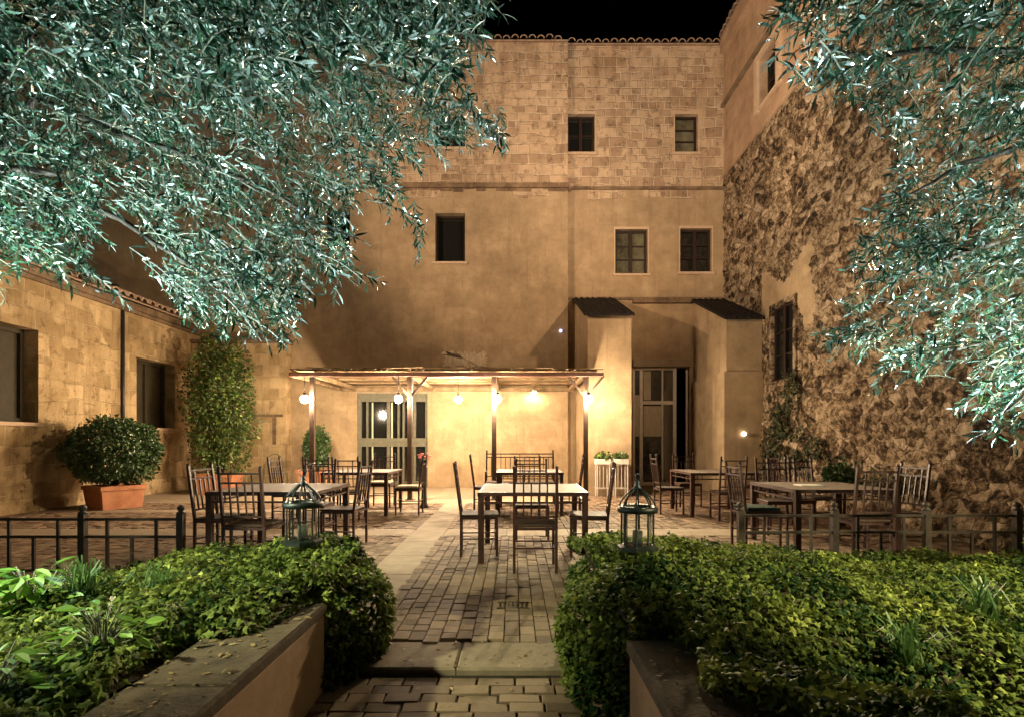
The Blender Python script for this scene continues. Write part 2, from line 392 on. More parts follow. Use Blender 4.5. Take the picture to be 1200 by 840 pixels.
# ---------------------------------------------------------------- buildings
def panel(mb, fn, u0, u1, v0, v1, holes, depth, m=0, flip=False):
    """fn(u,v,d)->xyz ; holes (u0,u1,v0,v1) get reveals of the given depth"""
    us = sorted(set([u0, u1]+[h[0] for h in holes]+[h[1] for h in holes])); vs = sorted(set([v0, v1]+[h[2] for h in holes]+[h[3] for h in holes]))
    us = [u for u in us if u0 <= u <= u1]; vs = [v for v in vs if v0 <= v <= v1]
    def F4(a):
        if flip: a = a[::-1]
        mb.face(a, m)
    for i in range(len(us)-1):
        for j in range(len(vs)-1):
            cu, cv = (us[i]+us[i+1])/2, (vs[j]+vs[j+1])/2
            if any(h[0] < cu < h[1] and h[2] < cv < h[3] for h in holes): continue
            F4([fn(us[i], vs[j], 0), fn(us[i+1], vs[j], 0), fn(us[i+1], vs[j+1], 0), fn(us[i], vs[j+1], 0)])
    for a, b_, c, d in holes:
        F4([fn(a, c, 0), fn(a, d, 0), fn(a, d, depth), fn(a, c, depth)])
        F4([fn(b_, c, 0), fn(b_, c, depth), fn(b_, d, depth), fn(b_, d, 0)])
        F4([fn(a, d, 0), fn(b_, d, 0), fn(b_, d, depth), fn(a, d, depth)])
        F4([fn(a, c, 0), fn(a, c, depth), fn(b_, c, depth), fn(b_, c, 0)])
def bx(mb, fn, u0, u1, v0, v1, d0, d1, m=0):
    P = [fn(u, v, d) for d in (d0, d1) for v in (v0, v1) for u in (u0, u1)]
    mb.add(P, [(0,2,3,1),(4,5,7,6),(0,1,5,4),(2,6,7,3),(0,4,6,2),(1,3,7,5)], m)
def window(parent, fn, h, nu=2, nv=3, dep=.16, fm='wood', pm='pane', sill=True, fr=.06, name='window', label=None):
    a, b_, c, d = h; f = MB()
    bx(f, fn, a, a+fr, c, d, dep, dep+.06); bx(f, fn, b_-fr, b_, c, d, dep, dep+.06)
    bx(f, fn, a+fr, b_-fr, c, c+fr, dep+.002, dep+.058); bx(f, fn, a+fr, b_-fr, d-fr, d, dep+.002, dep+.058)
    for i in range(1, nu):
        u = a+fr+(b_-a-2*fr)*i/nu; w = .045 if nu == 2 else .02
        bx(f, fn, u-w, u+w, c+fr, d-fr, dep-.004, dep+.054)
    for j in range(1, nv):
        v = c+fr+(d-c-2*fr)*j/nv; bx(f, fn, a+fr, b_-fr, v-.015, v+.015, dep+.008, dep+.05)
    o = f.build(name, M[fm], parent)
    if label: o['label'] = label
    p = MB(); bx(p, fn, a+.01, b_-.01, c+.01, d-.01, dep+.065, dep+.08); p.build('pane', M[pm], o)
    if sill:
        s = MB(); bx(s, fn, a-.07, b_+.07, c-.07, c-.003, -.05, .12); s.build('sill', M['sill'], o)
    return o
def eave(mb, p0, p1, out, z, slope=.35, n=None, ln=1.4, sp=.24):
    """barrel tiles along p0->p1, poking out along 'out', rising behind"""
    p0 = Vector(p0); p1 = Vector(p1); d = (p1-p0); length = d.length; d.normalize(); out = Vector(out)
    k = int(length/sp)
    for i in range(k):
        c = p0 + d*(i+.5)*sp + Vector((0, 0, random.uniform(-.012, .012))) + out*random.uniform(-.03, .03)
        seg = 7; ra = []; rb = []; ri = []
        r = sp*.43
        for q in range(seg):
            t = math.pi*q/(seg-1)
            o_ = d*math.cos(t)*r + Vector((0, 0, math.sin(t)*r))
            oi = d*math.cos(t)*(r-.03) + Vector((0, 0, math.sin(t)*(r-.03)))
            ra.append(c+out*.12+o_); rb.append(c-out*ln+Vector((0, 0, ln*slope))+o_*.9); ri.append(c+out*.12+oi)
        n = len(mb.v); mb.v += [tuple(p) for p in ra+rb+ri]
        for q in range(seg-1):
            mb.f.append([n+q, n+q+1, n+seg+q+1, n+seg+q]); mb.m.append(0); mb.sm.append(True)
            mb.f.append([n+q, n+2*seg+q, n+2*seg+q+1, n+q+1]); mb.m.append(0); mb.sm.append(False)
    a = p0+out*.08; b_ = p1+out*.08; up = Vector((0, 0, ln*slope)); bk = -out*ln
    for dz in (-.01, -.05):
        mb.face([a+Vector((0,0,dz)), b_+Vector((0,0,dz)), b_+bk-out*0+up+Vector((0,0,dz)), a+bk+up+Vector((0,0,dz))])
    mb.face([a+Vector((0,0,-.01)), b_+Vector((0,0,-.01)), b_+Vector((0,0,-.05)), a+Vector((0,0,-.05))])

DL, DR = 15.3, 15.5          # facade planes, left part stands a little proud
XS = X(665, 15.4); XE = 5.96
fL = lambda u, v, d: (u, DL+d, v)
fR = lambda u, v, d: (u, DR+d, v)
def hole(x0, x1, y0, y1, D): return (X(x0, D), X(x1, D), Z(y1, D), Z(y0, D))
bld = thing('stone_building', 'tall sandstone building across the back of the courtyard with small dark windows', 'building', (0, 15.5, 0))
def local(parent, fn):
    p = parent.location
    return lambda u, v, d: (fn(u, v, d)[0]-p[0], fn(u, v, d)[1]-p[1], fn(u, v, d)[2]-p[2])
gL = local(bld, fL); gR = local(bld, fR)
zsL = Z(218, DL); zsR = Z(221, DR); zt = Z(50, DL); ztR = Z(54, DR)
hUL = [hole(510, 545, 138, 173, DL)]; hML = [hole(510, 545, 250, 307, DL), hole(380, 410, 245, 290, DL)]
hD = hole(418, 501, 458, 571, DL); hD = (hD[0], hD[1], .0, hD[3])
hUR = [hole(665, 697, 134, 179, DR), hole(791, 818, 134, 179, DR)]; hMR = [hole(721, 759, 269, 321, DR), hole(797, 834, 268, 319, DR)]
hE = hole(742, 808, 430, 572, DR); hE = (hE[0], hE[1], .0, hE[3])
w = MB()
panel(w, gL, -14, XS, zsL, zt, hUL, .3); 
panel(w, gR, XS, XE+.3, zsR, ztR, hUR, .3)
w.face([gL(XS, zsL, 0), gL(XS, zt, 0), gL(XS, zt, -.0+.2), gL(XS, zsL, .2)][::-1])
bx(w, gL, -14, XE+.6, zt-1.5, ztR-.05, .35, 3.0)
w.build('upper_wall', M['ashlar'], bld)
w = MB(); panel(w, gL, -14, XS, -.02, zsL, hML+[hD], .3); panel(w, gR, XS, XE+.3, -.02, zsR, hMR+[hE], .3)
w.face([gL(XS, -.02, 0), gL(XS, zsL, 0), gL(XS, zsL, .2), gL(XS, -.02, .2)][::-1])
w.build('wall', M['plaster'], bld)
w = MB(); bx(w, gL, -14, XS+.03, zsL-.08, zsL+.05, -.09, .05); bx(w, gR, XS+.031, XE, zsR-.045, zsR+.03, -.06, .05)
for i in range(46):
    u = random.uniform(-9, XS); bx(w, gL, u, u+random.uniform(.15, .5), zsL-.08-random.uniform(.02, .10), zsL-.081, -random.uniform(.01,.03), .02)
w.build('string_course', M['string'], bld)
w = MB(); random.seed(31)
for g_, ua, ub, zz in ((gL, -9, XS-.02, zsL-.085), (gR, XS+.02, XE-.05, zsR-.05)):
    u = ua
    while u < ub-.7:
        l = random.uniform(.35, .7)
        if random.random() < .5: bx(w, g_, u, u+l-.02, zz-random.uniform(.2, .3), zz-.004, -random.uniform(.006, .014), .02)
        u += l
w.build('weathered_course', M['ashlar'], bld)['kind'] = 'stuff'
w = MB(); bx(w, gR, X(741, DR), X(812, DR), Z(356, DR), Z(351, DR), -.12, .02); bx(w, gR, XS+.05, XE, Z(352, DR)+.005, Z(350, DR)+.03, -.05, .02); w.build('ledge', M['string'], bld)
w = MB(); bx(w, gR, hE[0]-.02, hE[1]+.02, hE[3]-.003, hE[3]+.2, -.14, .02); w.build('door_lintel', M['slab'], bld)
rf = MB(); eave(rf, gL(-14, zt+.03, 0), gL(XS, zt+.03, 0), (0, -1, 0), 0); eave(rf, gR(XS, ztR+.03, 0), gR(XE+.2, ztR+.03, 0), (0, -1, 0), 0)
rf.build('roof', M['tile'], bld)
for h in hUL: window(bld, gL, h, 2, 3, .2, pm='glass', fm='wood')
for i, h in enumerate(hML): window(bld, gL, h, 1, 1, .22, pm='glass', fm='wood', label='dark shutterless window without bars' if i == 0 else None)
window(bld, gR, hUR[0], 2, 2, .14, pm='glass'); window(bld, gR, hUR[1], 1, 3, .14)
window(bld, gR, hMR[0], 2, 3, .12); window(bld, gR, hMR[1], 2, 3, .12, pm='glass')
for h in hMR+hUR:          # light stone surrounds
    w = MB(); bx(w, gR, h[0]-.035, h[0]-.002, h[2]-.02, h[3]+.07, -.012, .05); bx(w, gR, h[1]+.002, h[1]+.035, h[2]-.02, h[3]+.07, -.012, .05); bx(w, gR, h[0]-.002, h[1]+.002, h[3]+.002, h[3]+.07, -.010, .05)
    w.build('window_surround', M['sill'], bld)
# left glazed door
d = MB(); a0, a1, c0, c1 = hD
ztop = Z(470, DL)
bx(d, gL, a0, a1, ztop, c1, .10, .2)
for u, wd in ((a0, .1), (a0+.24, .05), (a0+.82, .09), (a0+1.12, .05), (a1-.72, .05), (a1-.42, .07), (a1-.08, .08)): bx(d, gL, u, u+wd, .0, ztop, .10, .16)
bx(d, gL, a0+.1, a1-.08, Z(523, DL), Z(513, DL), .095, .15); bx(d, gL, a0+.1, a1-.08, .02, .16, .104, .15)
do = d.build('glazed_door', M['greyframe'], bld)
d = MB(); bx(d, gL, a0+.02, a1-.02, .02, ztop-.01, .17, .18); d.build('pane', M['glass'], do)
d = MB()
for u in (a0+.93, a0+.38): bx(d, gL, u, u+.045, .03, ztop-.02, .161, .166)
d.build('pale_panel', M['pale_panel'], do)  # narrow pale strips just in front of the glass
d = MB(); bx(d, gL, a0-.05, a1+.05, Z(460, DL)-.02, Z(457, DL)+.06, -.03, .02); d.build('door_lintel', M['slab'], bld)
# right glazed door
d = MB(); a0, a1, c0, c1 = hE
xl = [X(p, DR) for p in (743, 752, 778, 791)]
for u, wd in ((xl[0], .06), (xl[1]-.02, .09), (xl[2]-.02, .045), (xl[3]-.01, .10)): bx(d, gR, u, u+wd, .04, c1-.06, .16, .22)
bx(d, gR, xl[0], xl[3]+.09, c1-.06, c1-.003, .158, .222); bx(d, gR, xl[1]+.07, xl[3]-.01, Z(473, DR), Z(469, DR), .164, .216); bx(d, gR, xl[0]+.06, xl[3], .02, .12, .163, .217)
bx(d, gR, a1-.05, a1-.002, .02, c1-.06, .16, .22)
do = d.build('glazed_door', M['white'], bld); do['label'] = 'tall white framed glazed door standing half open'
d = MB(); bx(d, gR, xl[0]+.02, xl[3]+.02, .06, c1-.08, .192, .2); d.build('pane', M['glass'], do)
d = MB(); bx(d, gR, xl[0]+.065, xl[0]+.19, Z(511, DR), Z(462, DR), .165, .17); bx(d, gR, xl[1]+.09, xl[2]-.03, Z(511, DR), Z(475, DR), .165, .17)
bx(d, gR, xl[1]+.09, xl[1]+.3, Z(468, DR), c1-.1, .165, .17)
d.build('pale_panel', M['pale_panel'], do)  # pale panels just in front of the glass
d = MB(); bx(d, gR, a0-.4, a1+.4, -.01, c1+.3, 1.8, 1.9); bx(d, gR, a0-.41, a0-.4, -.01, c1+.3, .3, 1.8); bx(d, gR, a1+.4, a1+.41, -.01, c1+.3, .3, 1.8); bx(d, gR, a0-.4, a1+.4, c1+.1, c1+.3, .3, 1.8)
d.build('dark_interior', M['shutter'], bld)
# bays with lean-to roofs
def bay(x0, x1, y0, zf, zb, name='bay'):
    p = bld.location; yb = DR+.02
    w = MB(); q = lambda x, y, z: (x-p[0], y-p[1], z-p[2])
    w.face([q(x0, y0, -.02), q(x1, y0, -.02), q(x1, y0, zf), q(x0, y0, zf)])
    w.face([q(x0, yb, -.02), q(x0, y0, -.02), q(x0, y0, zf), q(x0, yb, zb)])
    w.face([q(x1, y0, -.02), q(x1, yb, -.02), q(x1, yb, zb), q(x1, y0, zf)])
    o = w.build(name, M['plaster'], bld)
    r = MB(); ov = .16; sl = (zb-zf)/(yb-y0)
    for dz in (.02, .09):
        pass
    yA = y0-ov; zA = zf-ov*sl
    vs = [q(x, y, z+dz) for dz in (.01, .07) for (x, y, z) in ((x0-ov*.6, yA, zA), (x1+ov*.3, yA, zA), (x1+ov*.3, yb, zb), (x0-ov*.6, yb, zb))]
    r.add(vs, [(3,2,1,0), (4,5,6,7), (0,1,5,4), (1,2,6,5), (2,3,7,6), (3,0,4,7)])
    n = int((x1-x0+ov)/.16)
    for i in range(n):
        u = x0-ov*.5+.16*i+.08; r.tube([q(u, yA-.02, zA+.065), q(u, yb-.01, zb+.065)], .03, 8)
    r.build('roof', M['darktile'], o); return o
bay(1.76, 2.80, 13.0, 4.28, 5.28)
b2 = bay(5.10, 5.955, 13.1, 4.22, 5.25)
w = MB(); p = bld.location
w.box(5.10-.07-p[0], 5.955-p[0], 13.05-p[1], 15.4-p[1], -.02, 2.95); w.build('lower_wall', M['plaster'], bld)
w = MB(); w.lathe([(0, 0), (.05, 0), (.05, .05), (.0, .06)], (0, 0, 0), 14)
lamp_b = w.build('porch_light', M['smallglow']); lamp_b.location = (X(871, 13.04), 13.03, Z(508, 13.04)); lamp_b.rotation_euler = (R(90), 0, 0)
tag(lamp_b, 'tiny glowing round light on the plaster bay in the right corner', 'light')
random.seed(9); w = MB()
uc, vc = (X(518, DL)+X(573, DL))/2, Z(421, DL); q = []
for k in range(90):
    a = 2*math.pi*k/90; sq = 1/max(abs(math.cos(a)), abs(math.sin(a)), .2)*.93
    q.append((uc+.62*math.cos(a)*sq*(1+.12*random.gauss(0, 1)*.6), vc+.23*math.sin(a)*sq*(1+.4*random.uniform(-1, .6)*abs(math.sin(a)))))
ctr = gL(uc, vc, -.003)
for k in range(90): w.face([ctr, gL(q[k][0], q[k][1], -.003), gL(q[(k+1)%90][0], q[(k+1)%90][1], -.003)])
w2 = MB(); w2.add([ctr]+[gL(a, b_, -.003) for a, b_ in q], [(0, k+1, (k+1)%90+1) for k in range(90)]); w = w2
M['pale'] = noisy('pale_render', (.38,.27,.16), (.66,.54,.37), 5, .9, .4, scl=(3, 3, .6))
w.build('pale_patch', M['pale'], bld)  # jagged pale patch with streaky tone, laid on the facade
# left low stone wing at the corner
lw = thing('corner_wall', 'low golden stone wall block in the left corner behind the climbing shrub', 'wall', (-7.5, 14.9, 0))
w = MB(); w.box(-1.28, 1.28, -.0, .38, -.02, 3.95); w.build('wall', M['golden'], lw)
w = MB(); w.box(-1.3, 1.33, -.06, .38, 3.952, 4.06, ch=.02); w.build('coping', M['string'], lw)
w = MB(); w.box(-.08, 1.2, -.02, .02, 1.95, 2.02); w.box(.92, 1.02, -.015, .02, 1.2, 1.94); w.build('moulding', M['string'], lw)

# right building
rb = thing('side_building', 'high rough rubble stone building along the right side with a smoother top storey', 'building', (5.96, 9, 0))
XR = 5.96
gS = lambda u, v, d: (d, u-9, v)            # u = depth in scene, d into the wall (+x)
zS = 8.75; zSt = 12.55
hTop = [(12.3, 13.25, 9.35, 10.5)]
w = MB(); panel(w, gS, -3, 15.52, zS, zSt, hTop, .35, flip=True); w.build('upper_wall', M['ashlar_smooth'], rb)
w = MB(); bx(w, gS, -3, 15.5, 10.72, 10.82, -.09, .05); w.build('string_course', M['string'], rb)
w = MB(); bx(w, gS, -3, 15.5, zS-.02, zS+.06, -.05, .05); bx(w, gS, -3, 15.4, 12.2, zSt, -.14, .02); w.build('cornice', M['ashlar_smooth'], rb)
rf = MB(); eave(rf, gS(15.3, zSt+.02, -.1), gS(-3, zSt+.02, -.1), (-1, 0, 0), 0); rf.build('roof', M['tile'], rb)
window(rb, gS, hTop[0], 2, 2, .2, pm='glass', sill=True)
w = MB(); h = hTop[0]
bx(w, gS, h[1]+.002, h[1]+.16, h[2]-.1, h[3]+.12, -.07, .05); bx(w, gS, h[0]-.16, h[0]-.002, h[2]-.1, h[3]+.12, -.07, .05); bx(w, gS, h[0]-.002, h[1]+.002, h[3]+.002, h[3]+.12, -.068, .05)
w.build('window_surround', M['sill'], rb)
hW = (11.55, 12.55, 2.62, 4.3); hS = (12.85, 13.35, 6.7, 7.5)
# displaced rubble face
st = .06; nu = int(18.5/st); nv = int((zS+.1)/st)
w = MB(); uu = [-3+i*(15.52+3)/nu for i in range(nu+1)]; vv = [-.1+j*(zS+.1)/nv for j in range(nv+1)]
idx = {}
for j, v in enumerate(vv):
    for i, u in enumerate(uu):
        n1 = noise.fractal(Vector((u*.9, v*1.3, 3)), 1.0, 2.0, 5); n2 = noise.noise(Vector((u*4.1, v*5.3, 9))); n3 = noise.noise(Vector((u*8.5, v*11.5, 5)))
        k = 1.0 if not (11.2 < u < 15.5 and 1.9 < v < 5.0) else .12
        if v > zS-.3: k *= max(.1, (zS-v)/.3)
        cr = noise.cell(Vector((u*3.3+n1*.8, v*5.2+n2*.7, 1))); dd = -(n1*.06+n2*.045+n3*.042+cr*.028+.01)*k
        if v < .7 and u < 11: dd -= (.7-v)*.45*(.6+.8*abs(noise.noise(Vector((u*1.3, 0, 2)))))
        idx[i, j] = len(w.v); w.v.append(gS(u, v, dd))
for j in range(nv):
    for i in range(nu):
        cu, cv = (uu[i]+uu[i+1])/2, (vv[j]+vv[j+1])/2
        if any(h[0] < cu < h[1] and h[2] < cv < h[3] for h in (hW, hS)): continue
        w.f.append([idx[i, j], idx[i, j+1], idx[i+1, j+1], idx[i+1, j]]); w.m.append(1 if (10.9 < cu < 13.1 and 3.9+.3*math.sin(cu*5) < cv < 5.05+.25*math.sin(cu*3)) else 0); w.sm.append(True)
w.build('wall', [M['rubble'], M['plaster']], rb)
for h in (hW, hS):
    w = MB(); q = .09
    for (a, b_, c, d_) in ((h[0]-q, h[0]+q*.2, h[2]-q, h[3]+q), (h[1]-q*.2, h[1]+q, h[2]-q, h[3]+q), (h[0]+q*.2, h[1]-q*.2, h[3]-q*.2, h[3]+q), (h[0]+q*.2, h[1]-q*.2, h[2]-q, h[2]+q*.2)): bx(w, gS, a, b_, c, d_, -.05, .4)
    w.build('window_surround', M['rubble'], rb)
window(rb, gS, hW, 2, 3, .02, pm='glass', fm='wood', sill=False, label='tall dark casement window in the rubble wall'); window(rb, gS, hS, 1, 1, .15, pm='glass', sill=False)

# left building
lb = thing('low_building', 'low golden stone building along the left side with two shuttered windows', 'building', (-8.8, 9, 0))
XLW = -8.8
gW = lambda u, v, d: (-d, u-9, v)
hA = (7.6, X(0, 1) and 10.05, Z(495, 10.05), 0); 
def lz(px, py): D = -8.8*F/(px-CX); return D, Z(py, D)
Da, za = lz(45, 387); _, zb_ = lz(45, 495)
Db, zc = lz(160, 418); Dc, zd = lz(205, 425); _, ze = lz(160, 500)
hs = [(Da-2.0, Da, zb_, za), (Db, Dc, ze, zc)]
w = MB(); panel(w, gW, -3, 15.3, -.02, 4.45, hs, .38)
w.build('wall', M['golden'], lb)
for h in hs:
    o = window(lb, gW, h, 2, 1, .26, pm='shutter', fm='shutter', sill=True, fr=.08)
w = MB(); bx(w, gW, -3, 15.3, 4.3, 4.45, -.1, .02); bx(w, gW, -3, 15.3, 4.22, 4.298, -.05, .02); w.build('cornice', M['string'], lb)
rf = MB(); eave(rf, gW(-3, 4.5, -.1), gW(15.2, 4.5, -.1), (1, 0, 0), 0, .4, ln=4); rf.build('roof', M['tile'], lb)
w = MB(); w.tube([(.05, Db-.5-9, .3), (.05, Db-.5-9, 4.2)], .03, 8); w.build('rain_pipe', M['pot_dark'], lb)

# tiny bluish dot on wall, glowing over its whole body
w = MB(); w.lathe([(0,0), (.04,0), (.045,.03), (.03,.09), (0,.1)], (0,0,0), 12); o = w.build('blue_fixture', M['lens']); o.location = (X(657, DL), DL-.005, Z(388, DL)); o.rotation_euler = (R(90), 0, 0)
tag(o, 'tiny bluish glowing sensor on the wall beside the left bay', 'fixture')

# ---------------------------------------------------------------- pergola
PD = 12.0; PZ = 2.70
pg = thing('pergola', 'rust brown pergola with a cane roof in front of the back wall', 'pergola', (-1.45, 13.6, 0))
ox, oy = -1.45, 13.6
px_ = [-4.42, -2.28, -.43, 1.58]
for x in px_:
    m = MB(); m.box(x-ox-.05, x-ox+.05, PD-oy-.05, PD-oy+.05, 0, PZ-.005, ch=.008); m.box(x-ox-.09, x-ox+.09, PD-oy-.09, PD-oy+.09, 0, .02)
    m.build('post', M['postpaint'], pg)
m = MB(); m.box(-4.92-ox, 1.97-ox, PD-oy-.06, PD-oy+.06, PZ, PZ+.095, ch=.01); m.build('front_beam', M['beam'], pg)
m = MB(); m.box(-4.8-ox, 1.7-ox, 15.2-oy, 15.298-oy, PZ-.02, PZ+.1, ch=.01); m.build('wall_beam', M['reed'], pg)
for x in px_+[-4.85]:
    m = MB(); m.box(x-ox-.045, x-ox+.045, PD-oy+.062, 15.198-oy, PZ+.0, PZ+.10, ch=.008); m.build('rafter', M['reed'], pg)
for x in px_:
    m = MB()
    for s in (-1, 1): m.bar((x-ox, PD-oy, PZ-.45), (x-ox+s*.4, PD-oy, PZ+.02), .05, .05)
    m.bar((x-ox, PD-oy, PZ-.45), (x-ox, PD-oy+.4, PZ+.1), .05, .05)
    if x in (px_[1], px_[3]): m.build('brace', M['postpaint'], pg)
for yy in (12.8, 13.6, 14.4):
    m = MB(); m.box(-4.88-ox, 1.9-ox, yy-oy-.03, yy-oy+.03, PZ+.102, PZ+.135); m.build('batten', M['reed'], pg)
m = MB(); x = -4.9
while x < 1.85:
    r_ = random.uniform(.016, .026); j = random.uniform(-.16, .1)
    m.tube([(x-ox, PD-oy+.02+j*.5, PZ+.150+random.uniform(0, .015)), (x-ox+random.uniform(-.03, .03), 13.5-oy, PZ+.155), (x-ox+random.uniform(-.03, .03), 15.28-oy, PZ+.155)], r_, 5)
    x += r_*1.6
m.box(-4.88-ox, 1.86-ox, PD-oy+.1, 15.28-oy, PZ+.137, PZ+.142)  # solid sheet added below the canes to block light through the gaps
for i in range(60):
    x = random.uniform(-4.9, 1.0); yy = random.uniform(11.95, 12.5)
    m.tube([(x-ox, yy-oy, PZ+.18+random.uniform(0, .03)), (x+random.uniform(.5, 1.2)-ox, yy-oy+random.uniform(-.2, .2), PZ+.18)], .012, 5)
m.build('cane_roof', M['reed'], pg)

# globes
def pendant(x, y, z, top, label):
    t = thing('hanging_lamp', label, 'lamp', (x, y, z), 0, 'round bulbs hanging along the pergola')
    m = MB(); m.lathe([(0.001, -.085), (.03, -.08), (.06, -.06), (.08, -.025), (.085, 0), (.08, .025), (.06, .06), (.035, .078)], seg=18); m.build('bulb', M['bulb'], t)
    m = MB(); m.lathe([(.04, .075), (.045, .09), (.03, .14), (.001, .15)], seg=12); m.tube([(0, 0, .14), (0, 0, top-z)], .008, 6); m.build('holder', M['fence'], t)
pendant(X(357, 11.9), 11.9, 2.2, PZ, 'glowing bulb hanging beside the leftmost pergola post')
pendant(X(467, 11.9), 11.9, 2.2, PZ, 'glowing bulb hanging left of the pergola post by the grey glazed door')
pendant(X(583, 11.85), 11.85, 2.2, PZ, 'glowing bulb on the pergola post behind the central table')
pendant(X(690, 11.9), 11.9, 2.2, PZ, 'glowing bulb at the right end pergola post beside the plaster bay')
pendant(X(537, 13.6), 13.6, 2.32, PZ+.1, 'glowing bulb hanging midway between two pergola posts near the back wall')
wl = thing('wall_downlight', 'small bell shaped downlight shining on the back wall under the pergola', 'lamp', (X(626, 15.0), 15.02, 2.62))
m = MB(); m.lathe([(.02, .09), (.05, .08), (.07, .04), (.11, 0), (.1, 0), (.06, .04), (.02, .07)], seg=18); m.build('shade', M['white'], wl)
m = MB(); m.tube([(0, 0, .08), (0, .08, .16), (0, .27, .16)], .012, 8); m.build('arm', M['fence'], wl)
m = MB(); m.lathe([(.001, -.02), (.03, -.01), (.045, .015), (.03, .045), (.001, .05)], seg=12); m.build('bulb', M['dimbulb'], wl)

# ---------------------------------------------------------------- furniture
def knob(m, p, r=.016): m.lathe([(.001, -r), (r*.8, -r*.5), (r, 0), (r*.8, r*.6), (.001, r)], p, 8)
def make_chair(label, cushion=None, group='iron chairs on the terrace'):
    """origin under seat centre; faces +y (back at -y)"""
    t = thing('iron_chair', label, 'chair', group=group)
    W = .205; top = 1.02
    for s in (-1, 1):
        m = MB(); m.bar((s*W, -.2, 0), (s*W, -.2, .46), .026); m.bar((s*W, -.2, .455), (s*W, -.275, top), .026, up=(0, 1, 0)); knob(m, (s*W, -.277, top+.012), .018)
        m.build('leg', M['iron'], t)
        m = MB(); m.bar((s*W, .2, 0), (s*W, .2, .44), .026); m.build('leg', M['iron'], t)
    m = MB()
    yb = lambda z: -.2-.075*(z-.455)/(top-.455)
    for z in (.97, .88, .55): m.bar((-W, yb(z), z), (W, yb(z), z), .018)
    for u in (-.115, -.04, .04, .115): m.bar((u, yb(.55), .55), (u, yb(.88 if abs(u) < .1 else .97), .88 if abs(u) < .1 else .97), .014, up=(0, 1, 0))
    m.build('backrest', M['iron'], t)
    m = MB()
    for s in (-1, 1): m.bar((s*W, -.2, .2), (s*W, .2, .2), .015); m.bar((s*W, -.2, .43), (s*W, .2, .43), .02, .025)
    m.bar((-W, .2, .24), (W, .2, .24), .015); m.bar((-W, -.2, .24), (W, -.2, .24), .015); m.bar((-W, .2, .43), (W, .2, .43), .02, .025); m.bar((-W, -.2, .43), (W, -.2, .43), .02, .025)
    m.build('stretcher', M['iron'], t)
    m = MB(); m.box(-.215, .215, -.195, .225, .444, .468, ch=.008); m.build('seat', M['darkseat'], t)
    if cushion:
        m = MB(); m.box(-.2, .2, -.18, .21, .469, .505, ch=.014); m.build('cushion', M[cushion], t)
    return t
FACE = {'n': 0, 's': math.pi, 'e': -math.pi/2, 'w': math.pi/2}   # n = faces away from the camera
protos = {}
def chair(x, y, f, label, cushion=None, turn=0):
    if cushion not in protos:
        o = make_chair(label, cushion); protos[cushion] = o
    else:
        o = copy_tree(protos[cushion]); o['label'] = label
    o.location = (x, y, 0); o.rotation_euler = (0, 0, FACE[f]+R(turn))
    return o
tproto = []
def table(x0, x1, y0, y1, label):
    w_, l_ = 1.16, 1.22
    if not tproto:
        t = thing('terrace_table', label, 'table', group='square iron tables on the terrace'); a, b_ = w_/2, l_/2
        m = MB(); m.box(-a+.02, a-.02, -b_+.02, b_-.02, .722, .748, ch=.004); m.build('tabletop', M['tabletop'], t)
        m = MB()
        for s in (-1, 1):
            m.bar((-a, s*(b_-.012), .73), (a, s*(b_-.012), .73), .024, .04); m.bar((s*(a-.012), -b_, .73), (s*(a-.012), b_, .73), .024, .037)
            m.bar((-a+.02, s*(b_-.03), .64), (a-.02, s*(b_-.03), .64), .018, .018); m.bar((s*(a-.03), -b_+.02, .64), (s*(a-.03), b_-.02, .64), .018, .016)
            for u in (-a+.12, -a+.2, a-.12, a-.2): m.bar((u, s*(b_-.03), .64), (u, s*(b_-.03), .72), .012)
            for u in (-b_+.12, -b_+.2, 0, b_-.12, b_-.2): m.bar((s*(a-.03), u, .64), (s*(a-.03), u, .72), .012)
        m.build('frame', M['iron'], t)
        for sx in (-1, 1):
            for sy in (-1, 1):
                m = MB(); m.box(sx*(a-.035)-.03, sx*(a-.035)+.03, sy*(b_-.035)-.03, sy*(b_-.035)+.03, 0, .715); m.build('leg', M['iron'], t)
        tproto.append(t); o = t
    else: o = copy_tree(tproto[0]); o['label'] = label
    o.location = ((x0+x1)/2, (y0+y1)/2, 0); o.scale = (1, 1, 1); o.rotation_euler = (0, 0, R(random.uniform(-1, 1)))
    return o
table(-.37, .79, 5.72, 6.9, 'bare square iron table nearest the camera in the middle of the paving')
table(-.31, .88, 9.4, 10.6, 'square iron table directly behind the central one, in front of the bench')
table(-3.26, -2.1, 5.75, 7.0, 'square iron table behind the left lantern')
table(-3.32, -2.16, 9.4, 10.6, 'square iron table in front of the grey glazed door on the left')
table(3.0, 4.16, 9.25, 10.5, 'square iron table before the right bay and the tall white framed door')
table(3.12, 4.28, 6.0, 7.25, 'square iron table nearest the rubble wall behind the right fence, with a paper on it')
C = chair
C(.21, 5.52, 'n', 'iron chair at the near side of the central table, its back to the camera')
C(-.40, 6.28, 'e', 'iron chair on the left side of the central table', turn=4)
C(.86, 6.2, 'w', 'iron chair on the right side of the central table', turn=-8)
C(.24, 7.22, 's', 'iron chair on the far side of the central table, seen through the nearest chair')
C(.22, 9.15, 'n', 'iron chair between the two tables in the middle, pushed in to the rear one')
C(-.52, 10.0, 'e', 'iron chair left of the rear middle table, beside the pergola post', turn=3)
C(1.02, 10.1, 'w', 'iron chair right of the rear middle table, near the end pergola post', turn=-4)
C(-3.18, 6.0, 'e', 'iron chair at the left end of the table behind the left lantern', turn=-3)
C(-2.62, 5.52, 'n', 'iron chair on the near side of the table behind the left lantern', turn=-3)
C(-2.09, 6.75, 'w', 'iron chair on the right of the table behind the left lantern', turn=-6)
C(-2.66, 7.25, 's', 'iron chair on the far side of the table behind the left lantern')
